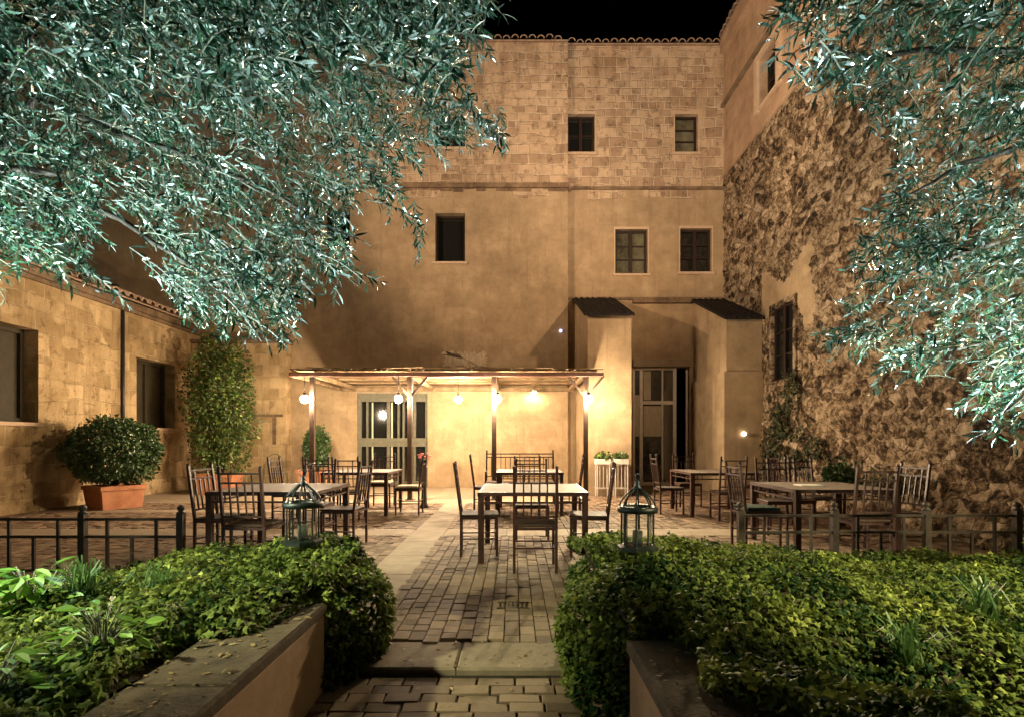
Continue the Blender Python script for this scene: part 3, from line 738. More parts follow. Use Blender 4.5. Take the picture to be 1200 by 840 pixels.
C(-3.2, 9.1, 'n', 'left one of two iron chairs side by side before the grey glazed door')
C(-2.72, 9.05, 'n', 'right one of two iron chairs side by side before the grey glazed door', turn=2)
C(-3.55, 8.7, 'e', 'iron chair seen edge on above the left lantern')
C(-1.85, 9.7, 'w', 'iron chair with pale cushion in front of the glazed door, beside the pink flowers', 'cushion')
C(-2.6, 10.75, 's', 'iron chair with pale cushion behind the table before the grey glazed door', 'cushion')
C(2.78, 9.8, 'e', 'iron chair left of the table by the white framed door')
C(3.52, 9.0, 'n', 'iron chair with its back to the camera by the table before the right bay')
C(3.45, 10.85, 's', 'iron chair behind the table before the white framed door')
C(4.5, 10.0, 'w', 'iron chair right of the table before the right bay')
C(2.92, 6.6, 'e', 'iron chair with dark green cushion, left of the table near the rubble wall', 'greenseat')
C(3.7, 7.65, 's', 'iron chair on the far side of the table near the rubble wall', turn=-5)
C(4.5, 8.2, 's', 'iron chair standing loose behind the table near the rubble wall', turn=15)
C(3.72, 5.85, 'n', 'iron chair on the near side of the table near the rubble wall')
C(4.45, 6.4, 'w', 'iron chair at the right end of the table near the rubble wall', turn=5)
C(3.95, 7.75, 's', 'iron chair half hidden behind another at the far side of the rubble wall table', turn=6)
# bench
bn = thing('iron_bench', 'wide iron bench with slatted back behind the rear middle table', 'bench', (.13, 11.25, 0), math.pi)
m = MB(); m.box(-.7, .7, -.2, .25, .43, .46, ch=.006); m.build('seat', M['darkseat'], bn)
m = MB()
for z in (1.02, .95, .55): m.bar((-.7, -.22-.07*(z-.5)/.5, z), (.7, -.22-.07*(z-.5)/.5, z), .022)
for i in range(13):
    u = -.6+i*.1; zt_ = 1.02 if i % 4 == 2 else .95; m.bar((u, -.225, .55), (u, -.285, zt_), .014, up=(0, 1, 0))
m.build('backrest', M['iron'], bn)
for sx in (-1, 1):
    m = MB(); m.bar((sx*.7, -.2, 0), (sx*.7, -.22, .5), .03, up=(0, 1, 0)); m.bar((sx*.7, -.22, .49), (sx*.7, -.295, 1.06), .03, up=(0, 1, 0)); knob(m, (sx*.7, -.297, 1.08), .022); m.build('leg', M['iron'], bn)
    m = MB(); m.bar((sx*.7, .22, 0), (sx*.7, .22, .66), .03, up=(0, 1, 0)); m.bar((sx*.7, .24, .66), (sx*.7, -.23, .66), .03); m.build('leg', M['iron'], bn)
# ornate round-backed chair in the left corner
oc = thing('ornate_chair', 'pale wrought iron chair with round scrolled back against the left corner wall', 'chair', (X(326, 14.2), 14.2, 0), R(180))
m = MB(); pts = [(.24*math.cos(t), -.0, .62+.34*math.sin(t)) for t in [math.pi*k/14 for k in range(15)]]; m.tube([(p[0], .2, p[2]) for p in pts], .012, 6)
m.tube([(.12*math.cos(2*math.pi*k/12), .2, .75+.12*math.sin(2*math.pi*k/12)) for k in range(13)], .008, 6)
for u in (-.14, 0, .14): m.tube([(u, .2, .47), (u*.6, .2, .9)], .008, 6)
m.build('backrest', M['greyframe'], oc)
m = MB(); m.lathe([(.001, .45), (.22, .45), (.23, .46), (.22, .475), (.001, .475)], seg=18); m.build('seat', M['greyframe'], oc)
for a_, b_ in ((-.17, -.15), (.17, -.15), (-.2, .2), (.2, .2)):
    m = MB(); m.tube([(a_*1.1, b_*1.1, 0), (a_, b_, .46)] if b_ < 0 else [(a_*1.15, .2, 0), (a_*1.2, .2, .62)], .012, 6); m.build('leg', M['greyframe'], oc)
# paper
m = MB(); m.box(-.14, .14, -.1, .1, 0, .012); o = m.build('menu', M['paper']); o.location = (X(948, 6.6), 6.6, .749); tag(o, 'white folded paper lying on the table near the rubble wall', 'menu')

# lanterns
def make_lantern(label, loc, rz):
    t = thing('garden_lantern', label, 'lantern', loc, rz, 'unlit metal lanterns among the ivy')
    r = .098; n = 8
    m = MB(); m.lathe([(.001, 0), (r+.03, 0), (r+.03, .02), (r, .035), (.001, .035)], seg=8, smooth=False); m.build('base', M['lantern'], t)
    m = MB()
    for k in range(n):
        a = 2*math.pi*k/n; m.bar((r*math.cos(a), r*math.sin(a), .03), (r*math.cos(a), r*math.sin(a), .235), .009)
    m.build('cage', M['lantern'], t)
    g_ = MB(); g_.lathe([(r-.01, .035), (r-.01, .235)], seg=8, smooth=False); g_.build('glass', M['lglass'], t)
    m = MB(); m.lathe([(r-.01, .232), (r+.026, .236), (r+.03, .262), (r+.018, .275), (r-.012, .272), (r-.01, .232)], seg=24); m.build('rim', M['lantern'], t)
    m = MB()
    for k in range(n):
        a = 2*math.pi*k/n; pr = [(r+.012, .27), (r+.006, .3), (r-.02, .335), (r-.055, .365), (.018, .39)]
        m.tube([(q*math.cos(a), q*math.sin(a), z) for q, z in pr], .0055, 5)
    m.lathe([(.001, .37), (.026, .375), (.026, .395), (.012, .405), (.018, .42), (.008, .435), (.001, .44)], seg=12)
    m.tube([(.022*math.cos(2*math.pi*k/12), 0, .455+.022*math.sin(2*math.pi*k/12)) for k in range(13)], .004, 5)
    m.build('dome', M['lantern'], t)
    m = MB(); m.lathe([(.001, .035), (.03, .035), (.03, .12), (.001, .122)], seg=12); m.build('candle', M['white'], t)
    return t
lg = mat('lantern_glass', (.9,.95,.92), .05, .5); lg.node_tree.nodes['Principled BSDF'].inputs['Transmission Weight'].default_value = 1; lg.node_tree.nodes['Principled BSDF'].inputs['IOR'].default_value = 1.05
M['lglass'] = lg
make_lantern('domed metal lantern standing in the left ivy bed', (X(355, 3.55), 3.55, .62), .2)
make_lantern('domed metal lantern at the edge of the right ivy bed', (X(747, 3.45), 3.45, .60), .5)

# fences
def fence(xs, y, ztop, label, x_end=None):
    t = thing('garden_fence', label, 'fence', (xs[0], y, 0))
    x0 = xs[0]; zm = ztop-.16
    for x in xs:
        m = MB(); m.box(x-x0-.028, x-x0+.028, -.028, .028, 0, ztop+.05); m.lathe([(.035, 0), (.04, .012), (.02, .025), (.032, .045), (.03, .065), (.001, .085)], (x-x0, 0, ztop+.05), 10)
        m.build('post', M['fence'], t)
    for a, b_ in zip(xs[:-1], xs[1:]):
        for z in (ztop, zm, .1):
            m = MB(); m.box(a-x0+.028, b_-x0-.028, -.011, .011, z-.012, z+.012); m.build('rail', M['fence'], t)
        for i in range(1, 4):
            u = a+(b_-a)*i/4-x0; zt_ = zm if i == 2 else ztop
            m = MB(); m.box(u-.012, u+.012, -.0105, .0105, .1, zt_-.011); m.build('bar', M['fence'], t)
    return t
fence([X(p, 5.0) for p in (-248, -133, -18, 97, 212)], 5.0, .57, 'low dark iron fence behind the left ivy bed')
fence([X(p, 5.25) for p in (868, 978, 1086, 1192, 1300, 1408, 1516)], 5.25, .57, 'low iron fence behind the right ivy bed')

# ---------------------------------------------------------------- planters and beds
def wall_thing(label, x0, x1, y0, y1, xc0, xc1):
    t = thing('planter_wall', label, 'wall', ((x0+x1)/2, (y0+y1)/2, 0))
    cx, cy = (x0+x1)/2, (y0+y1)/2
    m = MB(); m.box(x0-cx, x1-cx, y0-cy, y1-cy, -.29, .37, ch=.012); m.build('wall_body', M['wallstone'], t)
    m = MB(); n = 5
    for i in range(n): m.box(xc0-cx, xc1-cx, y0-cy+(y1-y0)*i/n+.001, y0-cy+(y1-y0)*(i+1)/n-.001, .3705, .43, ch=.012)
    m.build('coping', M['coping'], t); return t
wall_thing('low stone planter wall with dark coping left of the path', -1.34, -1.0, -2.0, 2.88, -1.35, -.985)
wall_thing('low stone planter wall mostly under ivy right of the path', .50, .84, -2.0, 2.35, .485, .86)
def hL(x, y):
    a = min(1, max(0, (-x-1.0)/3.0))
    h = .50 - .36*a*a*(.4+.6*min(1, max(0, (y-2)/3.0))) - .12*a
    h += .10*math.exp(-((x+1.25)**2+(y-3.55)**2)/.35)
    h += .075*noise.fractal(Vector((x*3.0, y*3.0, 1)), 1, 2, 4)
    if y > 4.75: h -= (y-4.75)*.5
    if x > -1.45 and y < 2.9: h -= (x+1.45)*.8
    return h
def hR(x, y):
    a = min(1, max(0, (x-.9)/2.0))
    h = .50 - .17*a - .13*max(0, (y-4)/1.2)
    h += .09*math.exp(-((x-.8)**2+(y-3.5)**2)/.4)
    h += .08*noise.fractal(Vector((x*2.8, y*2.8, 7)), 1, 2, 4)
    h -= .32*math.exp(-(((x-1.9)/.8)**2+((y-2.2)/.5)**2))
    if x < .85 and y < 2.3: h += .04
    return h
def bed_core(name, hf, x0, x1, y0, y1, inside, label):
    m = MB(); st = .1; nx = int((x1-x0)/st); ny = int((y1-y0)/st); id_ = {}
    for j in range(ny+1):
        for i in range(nx+1):
            x, y = x0+i*st, y0+j*st; id_[i, j] = len(m.v); m.v.append((x, y, hf(x, y)-.07))
    for j in range(ny):
        for i in range(nx):
            if inside(x0+(i+.5)*st, y0+(j+.5)*st):
                m.f.append([id_[i, j], id_[i+1, j], id_[i+1, j+1], id_[i, j+1]]); m.m.append(0); m.sm.append(True)
    o = m.build(name, M['soil']); tag(o, kind='structure'); return o
inL = lambda x, y: (x < -1.36 or y > 2.92) and y < 4.95 and x < -1.05-max(0, y-3.5)*.45
inR = lambda x, y: (x > .86 or y > 2.4) and y < 5.2 and x > .5
bed_core('left_bed_soil', hL, -7.5, -1.0, .2, 5.0, inL, None)
bed_core('right_bed_soil', hR, .5, 7.5, .2, 5.2, inR, None)
def ivy(name, hf, n, region, blobs, label, extra_pts=None, size=(.024, .042)):
    P = []; Nn = []
    cnt = 0
    while cnt < n:
        x, y, ok = region(); 
        if not ok: continue
        e = .06; z = hf(x, y); nx = -(hf(x+e, y)-z)/e; ny = -(hf(x, y+e)-z)/e
        P.append((x, y, z+random.uniform(-.06, .03))); Nn.append((nx, ny, 1.0)); cnt += 1
    for (bx_, by_, bz_, rx, ry, rz, k) in blobs:
        for _ in range(k):
            v = Vector((random.gauss(0, 1), random.gauss(0, 1), random.gauss(0, 1))).normalized()
            q = Vector((bx_+v.x*rx, by_+v.y*ry, bz_+v.z*rz)); nn = noise.noise(q*3.5)
            s = 1+.16*nn+random.uniform(-.09, .05)
            q = Vector((bx_+v.x*rx*s, by_+v.y*ry*s, bz_+v.z*rz*s))
            if q.z < -.07: continue
            P.append(tuple(q)); Nn.append((v.x/rx, v.y/ry, v.z/rz))
    P = np.array(P); Nn = unit(np.array(Nn)); K = len(P)
    nr = unit(Nn + rng.normal(0, .42, (K, 3)))
    d = unit(np.stack([Nn[:, 0], Nn[:, 1], -np.full(K, .35)], 1) + rng.normal(0, .55, (K, 3)))
    s, dd, n_ = frames(d, nr)
    L_ = rng.uniform(*size, K)[:, None]
    tone = rng.random(K)
    big = np.array([noise.noise(Vector((p[0]*2.5, p[1]*2.5, p[2]*2.5))) for p in P]); tone = np.clip(tone**1.6*.85+.05+big*.6, 0, 1)
    o = array_mesh(name, M['ivy'], IVY_T[0], IVY_T[1], P, s*L_*1.0, dd*L_, n_*L_, tone)
    return tag(o, label, 'ivy', kind='stuff')
def regL():
    y = random.uniform(1.2, 4.98); x = -1.0 - 6.0*random.random()**1.35 * min(1, (y+.6)/4.2)
    xlim = -1.30 if y < 2.95 else -1.0-max(0, y-3.6)*.5
    if x > xlim: return x, y, False
    if y < 2.9 and x > -1.36 - .10*noise.noise(Vector((y*3, 1, 1)))-.05*max(0, min(1, (2.9-y))): return x, y, False   # coping stays bare
    return x, y, True
def regR():
    y = random.uniform(1.0, 5.22); x = .52 + 6.0*random.random()**1.3 * min(1, (y+.6)/4.2)
    if y < 2.35 and x < .52+max(0, (2.3-y))*.10+.14+.1*noise.noise(Vector((y*3, 5, 1))): return x, y, False
    return x, y, True
ivy('left_ivy', hL, 44000, regL, [(-1.12, 3.3, .2, .36, .42, .36, 5600), (-1.15, 3.15, -.0, .30, .34, .30, 3400), (-1.35, 3.9, .3, .34, .5, .22, 2800), (-1.28, 2.75, .42, .20, .38, .14, 1500)], 'bushy green and yellow ivy spilling over the left bed beside the path')
ivy('right_ivy', hR, 62000, regR, [(.62, 3.05, .22, .36, .55, .34, 6500), (.60, 2.9, -.0, .32, .45, .30, 4000), (.72, 3.75, .28, .34, .5, .24, 2800)], 'dense green and yellow ivy covering the right bed beside the path')

# fallen leaves
random.seed(5); fl = []
for _ in range(150): fl.append((random.uniform(-1.33, -1.01), random.uniform(1.2, 2.85), .434))
for _ in range(60): fl.append((random.uniform(.52, .84), random.uniform(1.2, 2.3), .434))
for _ in range(45): fl.append((random.uniform(-.8, .3), random.uniform(3.1, 3.48), .003))
for _ in range(160): x_ = random.uniform(-.9, .9); fl.append((x_, random.uniform(3.6, 7.3), .006))
for _ in range(60): fl.append((random.uniform(-.8, .4), random.uniform(1.6, 3.0), -.024))
fl = np.array(fl); K = len(fl); s_, d__, n__ = frames(rng.normal(0, 1, (K, 3))*np.array([1, 1, .12]), np.tile([0, 0, 1.0], (K, 1))+rng.normal(0, .25, (K, 3))); L_ = rng.uniform(.018, .045, K)[:, None]
M['dry'] = leafmat('dry_leaf', (.10,.06,.025), (.28,.19,.08), None, .1, .6, .3, (.4,.33,.18))
tag(array_mesh('fallen_leaves', M['dry'], OLIVE_T[0], OLIVE_T[1], fl, s_*L_*.35, d__*L_, n__*L_, rng.random(K)), 'dry olive leaves scattered over the coping and the paving', 'leaves', kind='stuff')

# terracotta planters and shrubs
def pot(loc, w_, h_, rz, label):
    t = thing('terracotta_planter', label, 'planter', loc, rz, 'square terracotta planters')
    a = w_/2; m = MB()
    vs = []
    for z, s in ((0, .9), (h_*.82, 1.0), (h_*.82, 1.06), (h_, 1.06), (h_, .95), (h_*.8, .93)): vs += [(-a*s, -a*s, z), (a*s, -a*s, z), (a*s, a*s, z), (-a*s, a*s, z)]
    fs = [(k*4+j, k*4+(j+1) % 4, k*4+4+(j+1) % 4, k*4+4+j) for k in range(5) for j in range(4)]; fs.append((20, 21, 22, 23)); fs.append((3, 2, 1, 0))
    m.add(vs, fs); m.build('pot_body', M['terracotta'], t)
    m = MB(); m.box(-a*.9, a*.9, -a*.9, a*.9, h_*.8, h_*.88); m.build('soil', M['soil'], t); return t
def shrub(name, loc, ell, n, size, matn, label, cat='shrub', stems=5, tmpl=OVAL_T, yfun=None, solid=.55, asp=.62, lumpy=.16):
    t = thing(name, label, cat, loc)
    v = unit(rng.normal(0, 1, (n, 3))); rr = solid+(1.02-solid)*rng.random(n)**.45
    lump = np.array([1+lumpy*noise.noise(Vector(tuple(a*2.2))+Vector((loc[0], 0, 0))) + .07*noise.noise(Vector(tuple(a*6))) for a in v])
    P = v*(rr*lump)[:, None]*np.array(ell[:3])[None]; P[:, 2] += ell[3]
    if yfun is not None: P = yfun(P, v)
    nr = unit(v+rng.normal(0, .5, (n, 3))); d = unit(v*.6+rng.normal(0, .6, (n, 3))+np.array([0, 0, -.25]))
    s, dd, nn = frames(d, nr); Ls = rng.uniform(*size, n)[:, None]
    tone = np.clip(rng.random(n)*.85+.1*lump, 0, 1)
    array_mesh('crown', M[matn], tmpl[0], tmpl[1], P, s*Ls*asp, dd*Ls, nn*Ls, tone, t)
    m = MB()
    for k in range(stems):
        a = 2*math.pi*k/stems; m.tube([(0.05*math.cos(a), .05*math.sin(a), 0), (ell[0]*.3*math.cos(a), ell[1]*.3*math.sin(a), ell[3]*.7), (ell[0]*.55*math.cos(a), ell[1]*.55*math.sin(a), ell[3]+ell[2]*.4)], [.025, .018, .008], 6)
    m.build('stem', M['bark'], t)
    return t
P1 = (-7.75, 10.6, 0)
pot(P1, .74, .44, R(60), 'wide terracotta planter under the round dark bush on the left')
shrub('round_bush', (P1[0], P1[1], .44), (.78, .76, .63, .66), 9000, (.05, .085), 'bush', 'large round dark green bush in a terracotta planter against the left building', 'bush', solid=.6, lumpy=.26)
P2 = (-7.35, 13.5, 0)
pot((P2[0]+.1, P2[1], 0), .8, .5, R(8), 'terracotta planter at the foot of the tall climbing shrub')
shrub('climbing_shrub', (P2[0], P2[1]+.2, .45), (.82, .6, 1.85, 1.75), 9500, (.05, .10), 'climber', 'tall yellow green climbing shrub in the left corner of the courtyard', 'shrub', stems=7, solid=.25, lumpy=.42)
P3 = (X(371, 14.4), 14.4, 0)
pot(P3, .75, .55, 0, 'terracotta planter behind the leftmost pergola post')
shrub('small_shrub', (P3[0], P3[1], .5), (.34, .3, .55, .62), 2200, (.05, .10), 'bush', 'small dark shrub beside the leftmost pergola post', 'shrub', solid=.3)
shrub('wall_shrub', (X(985, 8.3), 8.3, 0), (.22, .22, .2, .75), 900, (.04, .08), 'bush', 'small dark plant behind the table by the rubble wall', 'shrub', solid=.3, stems=3)
# creeper on the rubble wall
random.seed(12); cp = []; cn = []
for (D, z, sy, sz, k) in ((11.9, 1.6, .35, .55, 800), (10.9, 1.1, .5, .35, 700), (11.3, 2.3, .25, .35, 350), (9.6, .7, .6, .25, 500), (12.4, .9, .25, .5, 400), (8.4, .6, .5, .2, 350)):
    for _ in range(k):
        y = random.gauss(D, sy*.6); zz = random.gauss(z, sz*.6)
        if zz < .05 or noise.noise(Vector((y*3, zz*3, 4))) < -.1: continue
        off = .12+random.uniform(0, .16)+max(0, .7-zz)*.5; cp.append((XR-off, y, zz)); cn.append((-1, random.gauss(0, .5), random.gauss(.3, .5)))
cp = np.array(cp); K = len(cp); s_, d__, n__ = frames(rng.normal(0, .6, (K, 3))+np.array([-.2, 0, -.6]), np.array(cn)); L_ = rng.uniform(.04, .09, K)[:, None]
M['creeper'] = leafmat('creeper_leaf', (.015,.022,.008), (.05,.055,.02), None, .12, .6, .25, (.2,.15,.06))
tag(array_mesh('wall_creeper', M['creeper'], IVY_T[0], IVY_T[1], cp, s_*L_, d__*L_, n__*L_, rng.random(K)), 'dark patchy creeper clinging to the foot of the rubble wall', 'creeper', kind='stuff')
# white plant stands
for i, (px, lab) in enumerate(((706, 'white metal plant stand touching the left plaster bay, left of the pair'), (727, 'white metal plant stand nearer the tall door, right of the pair'))):
    D = 12.7; t = thing('plant_stand', lab, 'plant stand', (X(px, D), D, 0), 0, 'white plant stands at the bay')
    m = MB(); m.box(-.16, .16, -.15, .15, .74, .76); 
    for s in (-1, 1): m.box(-.16, .16, s*.15-.008, s*.15+.008, .76, .88); m.box(s*.16-.008, s*.16+.008, -.142, .142, .76, .88)
    m.build('tray', M['white'], t)
    for sx in (-1, 1):
        for sy in (-1, 1):
            m = MB(); m.bar((sx*.14, sy*.13, 0), (sx*.14, sy*.13, .74), .022); m.build('leg', M['white'], t)
    m = MB()
    for u in (-.08, 0, .08): m.bar((u, -.13, .2), (u, -.13, .74), .012)
    m.bar((-.17, -.13, .2), (.17, -.13, .2), .014); m.bar((-.17, .13, .2), (.17, .13, .2), .014); m.build('slat', M['white'], t)
    shrub('potted_plant', (X(px, D), D, .78), (.18, .14, .11, .13), 260, (.05, .09), 'climber', 'leafy green plant on the left white stand' if i == 0 else 'leafy green plant on the right white stand', 'plant', stems=3, solid=.1)
# pink flower
ft = thing('flower_vase', 'dark slim vase with pink flowers beside the grey glazed door', 'vase', (X(497, 10.6), 10.6, 0))
m = MB(); m.lathe([(.001, 0), (.10, 0), (.06, .08), (.04, .5), (.07, .78), (.05, .82), (.001, .8)], seg=14); m.build('vase', M['pot_dark'], ft)
m = MB()
for k in range(14):
    a = random.uniform(0, 6.28); r_ = random.uniform(.03, .15); z = random.uniform(.92, 1.06); c = (r_*math.cos(a), r_*math.sin(a), z)
    m.tube([(0, 0, .78), (c[0]*.6, c[1]*.6, .9), c], .003, 4); 
m.build('stem', M['twig'], ft)
m = MB()
for k in range(16):
    a = random.uniform(0, 6.28); r_ = random.uniform(.02, .16); z = random.uniform(.93, 1.07); m.lathe([(.001, -.015), (.03, 0), (.025, .015), (.001, .008)], (r_*math.cos(a), r_*math.sin(a), z), 7)
m.build('blossom', M['flower'], ft)

# broadleaf plants and grass tufts
def broadleaf(loc, n, ln, label, spread=.35, group=None, matn='broad'):
    t = thing('broadleaf_plant', label, 'plant', loc, 0, group); org = []; dd = []; ls = []; m = MB()
    for k in range(n):
        a = random.uniform(0, 6.28); h = random.uniform(.02, 1)**1.0*spread*.62; r_ = spread*random.uniform(.25, 1)*(1.1-h/spread*.8)
        p = (r_*.6*math.cos(a), r_*.6*math.sin(a), h); org.append(p); dd.append((math.cos(a), math.sin(a), random.uniform(-.5, .35))); ls.append(random.uniform(.7, 1.2)*ln)
        m.tube([(0, 0, -.1), (p[0]*.5, p[1]*.5, h*.7), p], .003, 4)
    org = np.array(org); s, d_, n_ = frames(np.array(dd), np.tile([0, 0, 1.0], (n, 1))+rng.normal(0, .3, (n, 3))); ls = np.array(ls)[:, None]
    array_mesh('leaf', M[matn], OVAL_T[0], OVAL_T[1], org, s*ls*.5, d_*ls, n_*ls, rng.random(n), t).__setitem__('kind', 'stuff'); m.build('stem', M['twig'], t)
broadleaf((-1.62, 2.15, .42), 70, .075, 'bright green broad leaved plant at the bottom left beside the coping')
broadleaf((-1.72, 1.8, .38), 70, .075, 'yellow green broad leaved plant in the bottom left corner')
broadleaf((-2.66, 3.0, .34), 80, .12, 'brightly lit broad leaved plant at the left edge by the garden spotlight', .4)
broadleaf((5.0, 4.9, .30), 46, .12, 'broad leaved plant by the fence at the right edge')
broadleaf((1.76, 4.95, .32), 7, .09, 'small reddish sprig rising from the ivy at the left end of the right fence', .1, matn='bush')
def tuft(loc, n, ln, label):
    t = thing('grass_tuft', label, 'grass', loc, 0, 'grass tufts among the ivy'); m = MB()
    for k in range(n):
        a = random.uniform(0, 6.28); l = ln*random.uniform(.6, 1.2); sp = random.uniform(.25, .9); w_ = .005
        pts = [Vector((0, 0, 0)), Vector((math.cos(a)*l*.25*sp, math.sin(a)*l*.25*sp, l*.5)), Vector((math.cos(a)*l*.6*sp, math.sin(a)*l*.6*sp, l*.72)), Vector((math.cos(a)*l*.95*sp, math.sin(a)*l*.95*sp, l*(.8-.45*sp)))]
        side = Vector((-math.sin(a), math.cos(a), 0))
        ws = [w_, w_, w_*.7, .0005]; b0 = Vector((random.uniform(-.05, .05), random.uniform(-.05, .05), 0))
        for q in range(3): m.face([b0+pts[q]-side*ws[q], b0+pts[q]+side*ws[q], b0+pts[q+1]+side*ws[q+1], b0+pts[q+1]-side*ws[q+1]])
    o = m.build('blades', M['grass'], t); o['kind'] = 'stuff'
    at = o.data.attributes.new('tone', 'FLOAT', 'POINT'); at.data.foreach_set('value', rng.random(len(o.data.vertices)).astype(np.float32))
tuft((2.55, 2.95, .28), 50, .30, 'cool lit grass tuft at the right edge of the right ivy bed')
tuft((1.85, 2.55, .24), 40, .26, 'dark grass tuft in the hollow of the right ivy bed')
tuft((-2.45, 3.1, .35), 60, .32, 'cold lit grass tuft at the left edge by the garden spotlight')
tuft((-2.05, 3.15, .36), 50, .26, 'thin grass tuft right of the spotlit plants in the left bed')

# ---------------------------------------------------------------- olive trees
def inpoly(x, y, poly):
    c = False; n = len(poly); j = n-1
    for i in range(n):
        if (poly[i][1] > y) != (poly[j][1] > y) and x < (poly[j][0]-poly[i][0])*(y-poly[i][1])/(poly[j][1]-poly[i][1])+poly[i][0]: c = not c
        j = i
    return c
def olive(loc, trunk_pts, trunk_r, limbs, spots, flow, label, seed):
    random.seed(seed)
    t = thing('olive_tree', label, 'tree', loc); lo = Vector(loc)
    m = MB(); m.tube([Vector(p)-lo for p in trunk_pts], trunk_r, 12); m.build('trunk', M['bark'], t)
    for lm in limbs:
        m = MB(); pts = [Vector(p)-lo for p in lm]
        fine = []
        for i in range(len(pts)-1):
            for k in range(5):
                f = k/5; q = pts[i].lerp(pts[i+1], f); q += Vector((noise.noise(q*2), noise.noise(q*2+Vector((5, 0, 0))), noise.noise(q*2+Vector((0, 5, 0)))))*.09; fine.append(q)
        fine.append(pts[-1]); k = len(fine)
        m.tube(fine, [.030*(1-i/k)**1.1+.004 for i in range(k)], 7); m.build('branch', M['bark'], t)
    org = []; D_ = []; NR = []; LS = []; TN = []; st = MB()
    for (p, fl, big) in spots:
        p = Vector(p)-lo; d = (Vector(fl)+Vector((random.gauss(0, .55), random.gauss(0, .5), random.gauss(0, .4)))).normalized()
        n = random.randint(9, 15); ln = random.uniform(.24, .42)*big; pts = []
        q = p - d*ln*.5
        for k in range(n):
            pts.append(q.copy()); q = q + d*(ln/n); d = (d+Vector((0, 0, -.05))).normalized()
        st.tube(pts[::3]+[pts[-1]], [.0028]*(len(pts[::3]))+[.001], 3, cap=False)
        tw = random.random()
        a0 = random.uniform(0, 6.28)
        for k, q in enumerate(pts):
            dd = (pts[min(k+1, n-1)]-pts[max(k-1, 0)]).normalized(); side = dd.cross(Vector((.2, .1, 1))).normalized(); up = side.cross(dd)
            ang = a0+(k % 2)*math.pi/2
            ax = side*math.cos(ang)+up*math.sin(ang)
            for s in (-1, 1):
                if random.random() < .12: continue
                l = dd*random.uniform(.5, .95)+ax*s*random.uniform(.6, 1.0)+Vector((0, 0, random.uniform(-.25, .1)))
                org.append(q); D_.append(l); nn = dd.cross(l)*random.choice((1, 1, -1)) if False else (Vector((0, 0, 1))+dd*.4*s)
                NR.append(nn*.35+Vector((random.gauss(0, .7), random.gauss(0, .7), random.gauss(0, .7)))); LS.append(random.uniform(.032, .072)*(.75+.35*big)); TN.append(min(1, max(0, tw*.5+random.random()*.5)))
        l = d; org.append(pts[-1]); D_.append(l); NR.append(Vector((0, 0, 1))); LS.append(.05); TN.append(tw)
    org = np.array([tuple(a) for a in org]); s, d_, n_ = frames(np.array([tuple(a) for a in D_]), np.array([tuple(a) for a in NR])); LS = np.array(LS)[:, None]
    wd = LS*rng.uniform(.13, .21, (len(LS), 1))
    array_mesh('crown', [M['olive'], M['twig']], OLIVE_T[0], OLIVE_T[1], org, s*wd, d_*LS, n_*LS, np.array(TN), t, extra=st)
    return t
polyL = [(-260, -190), (560, -190), (566, 20), (535, 55), (520, 100), (560, 130), (590, 150), (520, 165), (470, 190), (455, 215), (480, 265), (495, 285), (462, 240), (425, 200), (400, 240), (418, 300), (425, 320), (385, 315), (350, 325), (338, 385), (318, 398), (290, 380), (265, 385), (235, 370), (205, 360), (196, 300), (170, 260), (130, 240), (118, 285), (118, 325), (85, 322), (50, 300), (20, 310), (-60, 330), (-260, 340)]
polyR = [(1460, -190), (930, -190), (925, 20), (930, 45), (925, 75), (960, 85), (1000, 105), (1040, 130), (1055, 170), (1045, 205), (1040, 245), (1010, 275), (1010, 300), (1035, 325), (1000, 340), (985, 380), (985, 405), (1030, 410), (1060, 415), (1095, 440), (1140, 455), (1155, 490), (1190, 500), (1215, 470), (1300, 470), (1460, 480)]
def spots(poly, n, Dr, flow, gaps, seed):
    random.seed(seed); out = []; xs = [p[0] for p in poly]; ys = [p[1] for p in poly]; tries = 0
    while len(out) < n:
        x = random.uniform(min(xs), max(xs)); y = random.uniform(min(ys), max(ys))
        if not inpoly(x, y, poly): continue
        if random.random() < .35 and (x < -60 or x > 1260 or y < -60): continue
        if any((x-a)**2/(rx*rx)+(y-b_)**2/(ry*ry) < 1 and random.random() < pr for a, b_, rx, ry, pr in gaps): continue
        D = random.uniform(*Dr)
        if y < 90 and random.random() < .25: D = random.uniform(1.8, 2.4)
        nn = noise.noise(Vector((x/55., y/55., D*1.3+seed)))
        if nn < -.12: continue
        out.append(((X(x, D), D, Z(y, D)), flow(x, y), 1.0 if D > 2.4 else .85))
    return out
flL = lambda x, y: (.75, -.1, -.25-.35*(y/400))
flR = lambda x, y: (-.65, -.1, -.3)
gapsL = [(140, 283, 40, 45, .9), (300, 210, 45, 40, .6), (255, 170, 30, 30, .5), (230, 260, 30, 30, .4)]
gapsR = [(1090, 180, 30, 30, .5), (1120, 420, 30, 25, .5)]
sL = spots(polyL, 2500, (2.5, 4.6), flL, gapsL, 3)+spots(polyL, 1300, (4.6, 6.0), flL, gapsL, 13)
for (x, y, D) in ((488, 262, 2.9), (492, 280, 2.9), (575, 150, 3.0), (560, 140, 3.0), (590, 152, 3.0), (545, 25, 2.2), (535, 90, 3.0), (330, 380, 3.0), (205, 330, 2.7), (213, 355, 2.7), (120, 322, 2.5), (395, 330, 3.3), (470, 235, 2.9)): sL.append(((X(x, D), D, Z(y, D)), (.5, 0, -.7), .8))
sR = spots(polyR, 1500, (2.5, 4.8), flR, gapsR, 5)
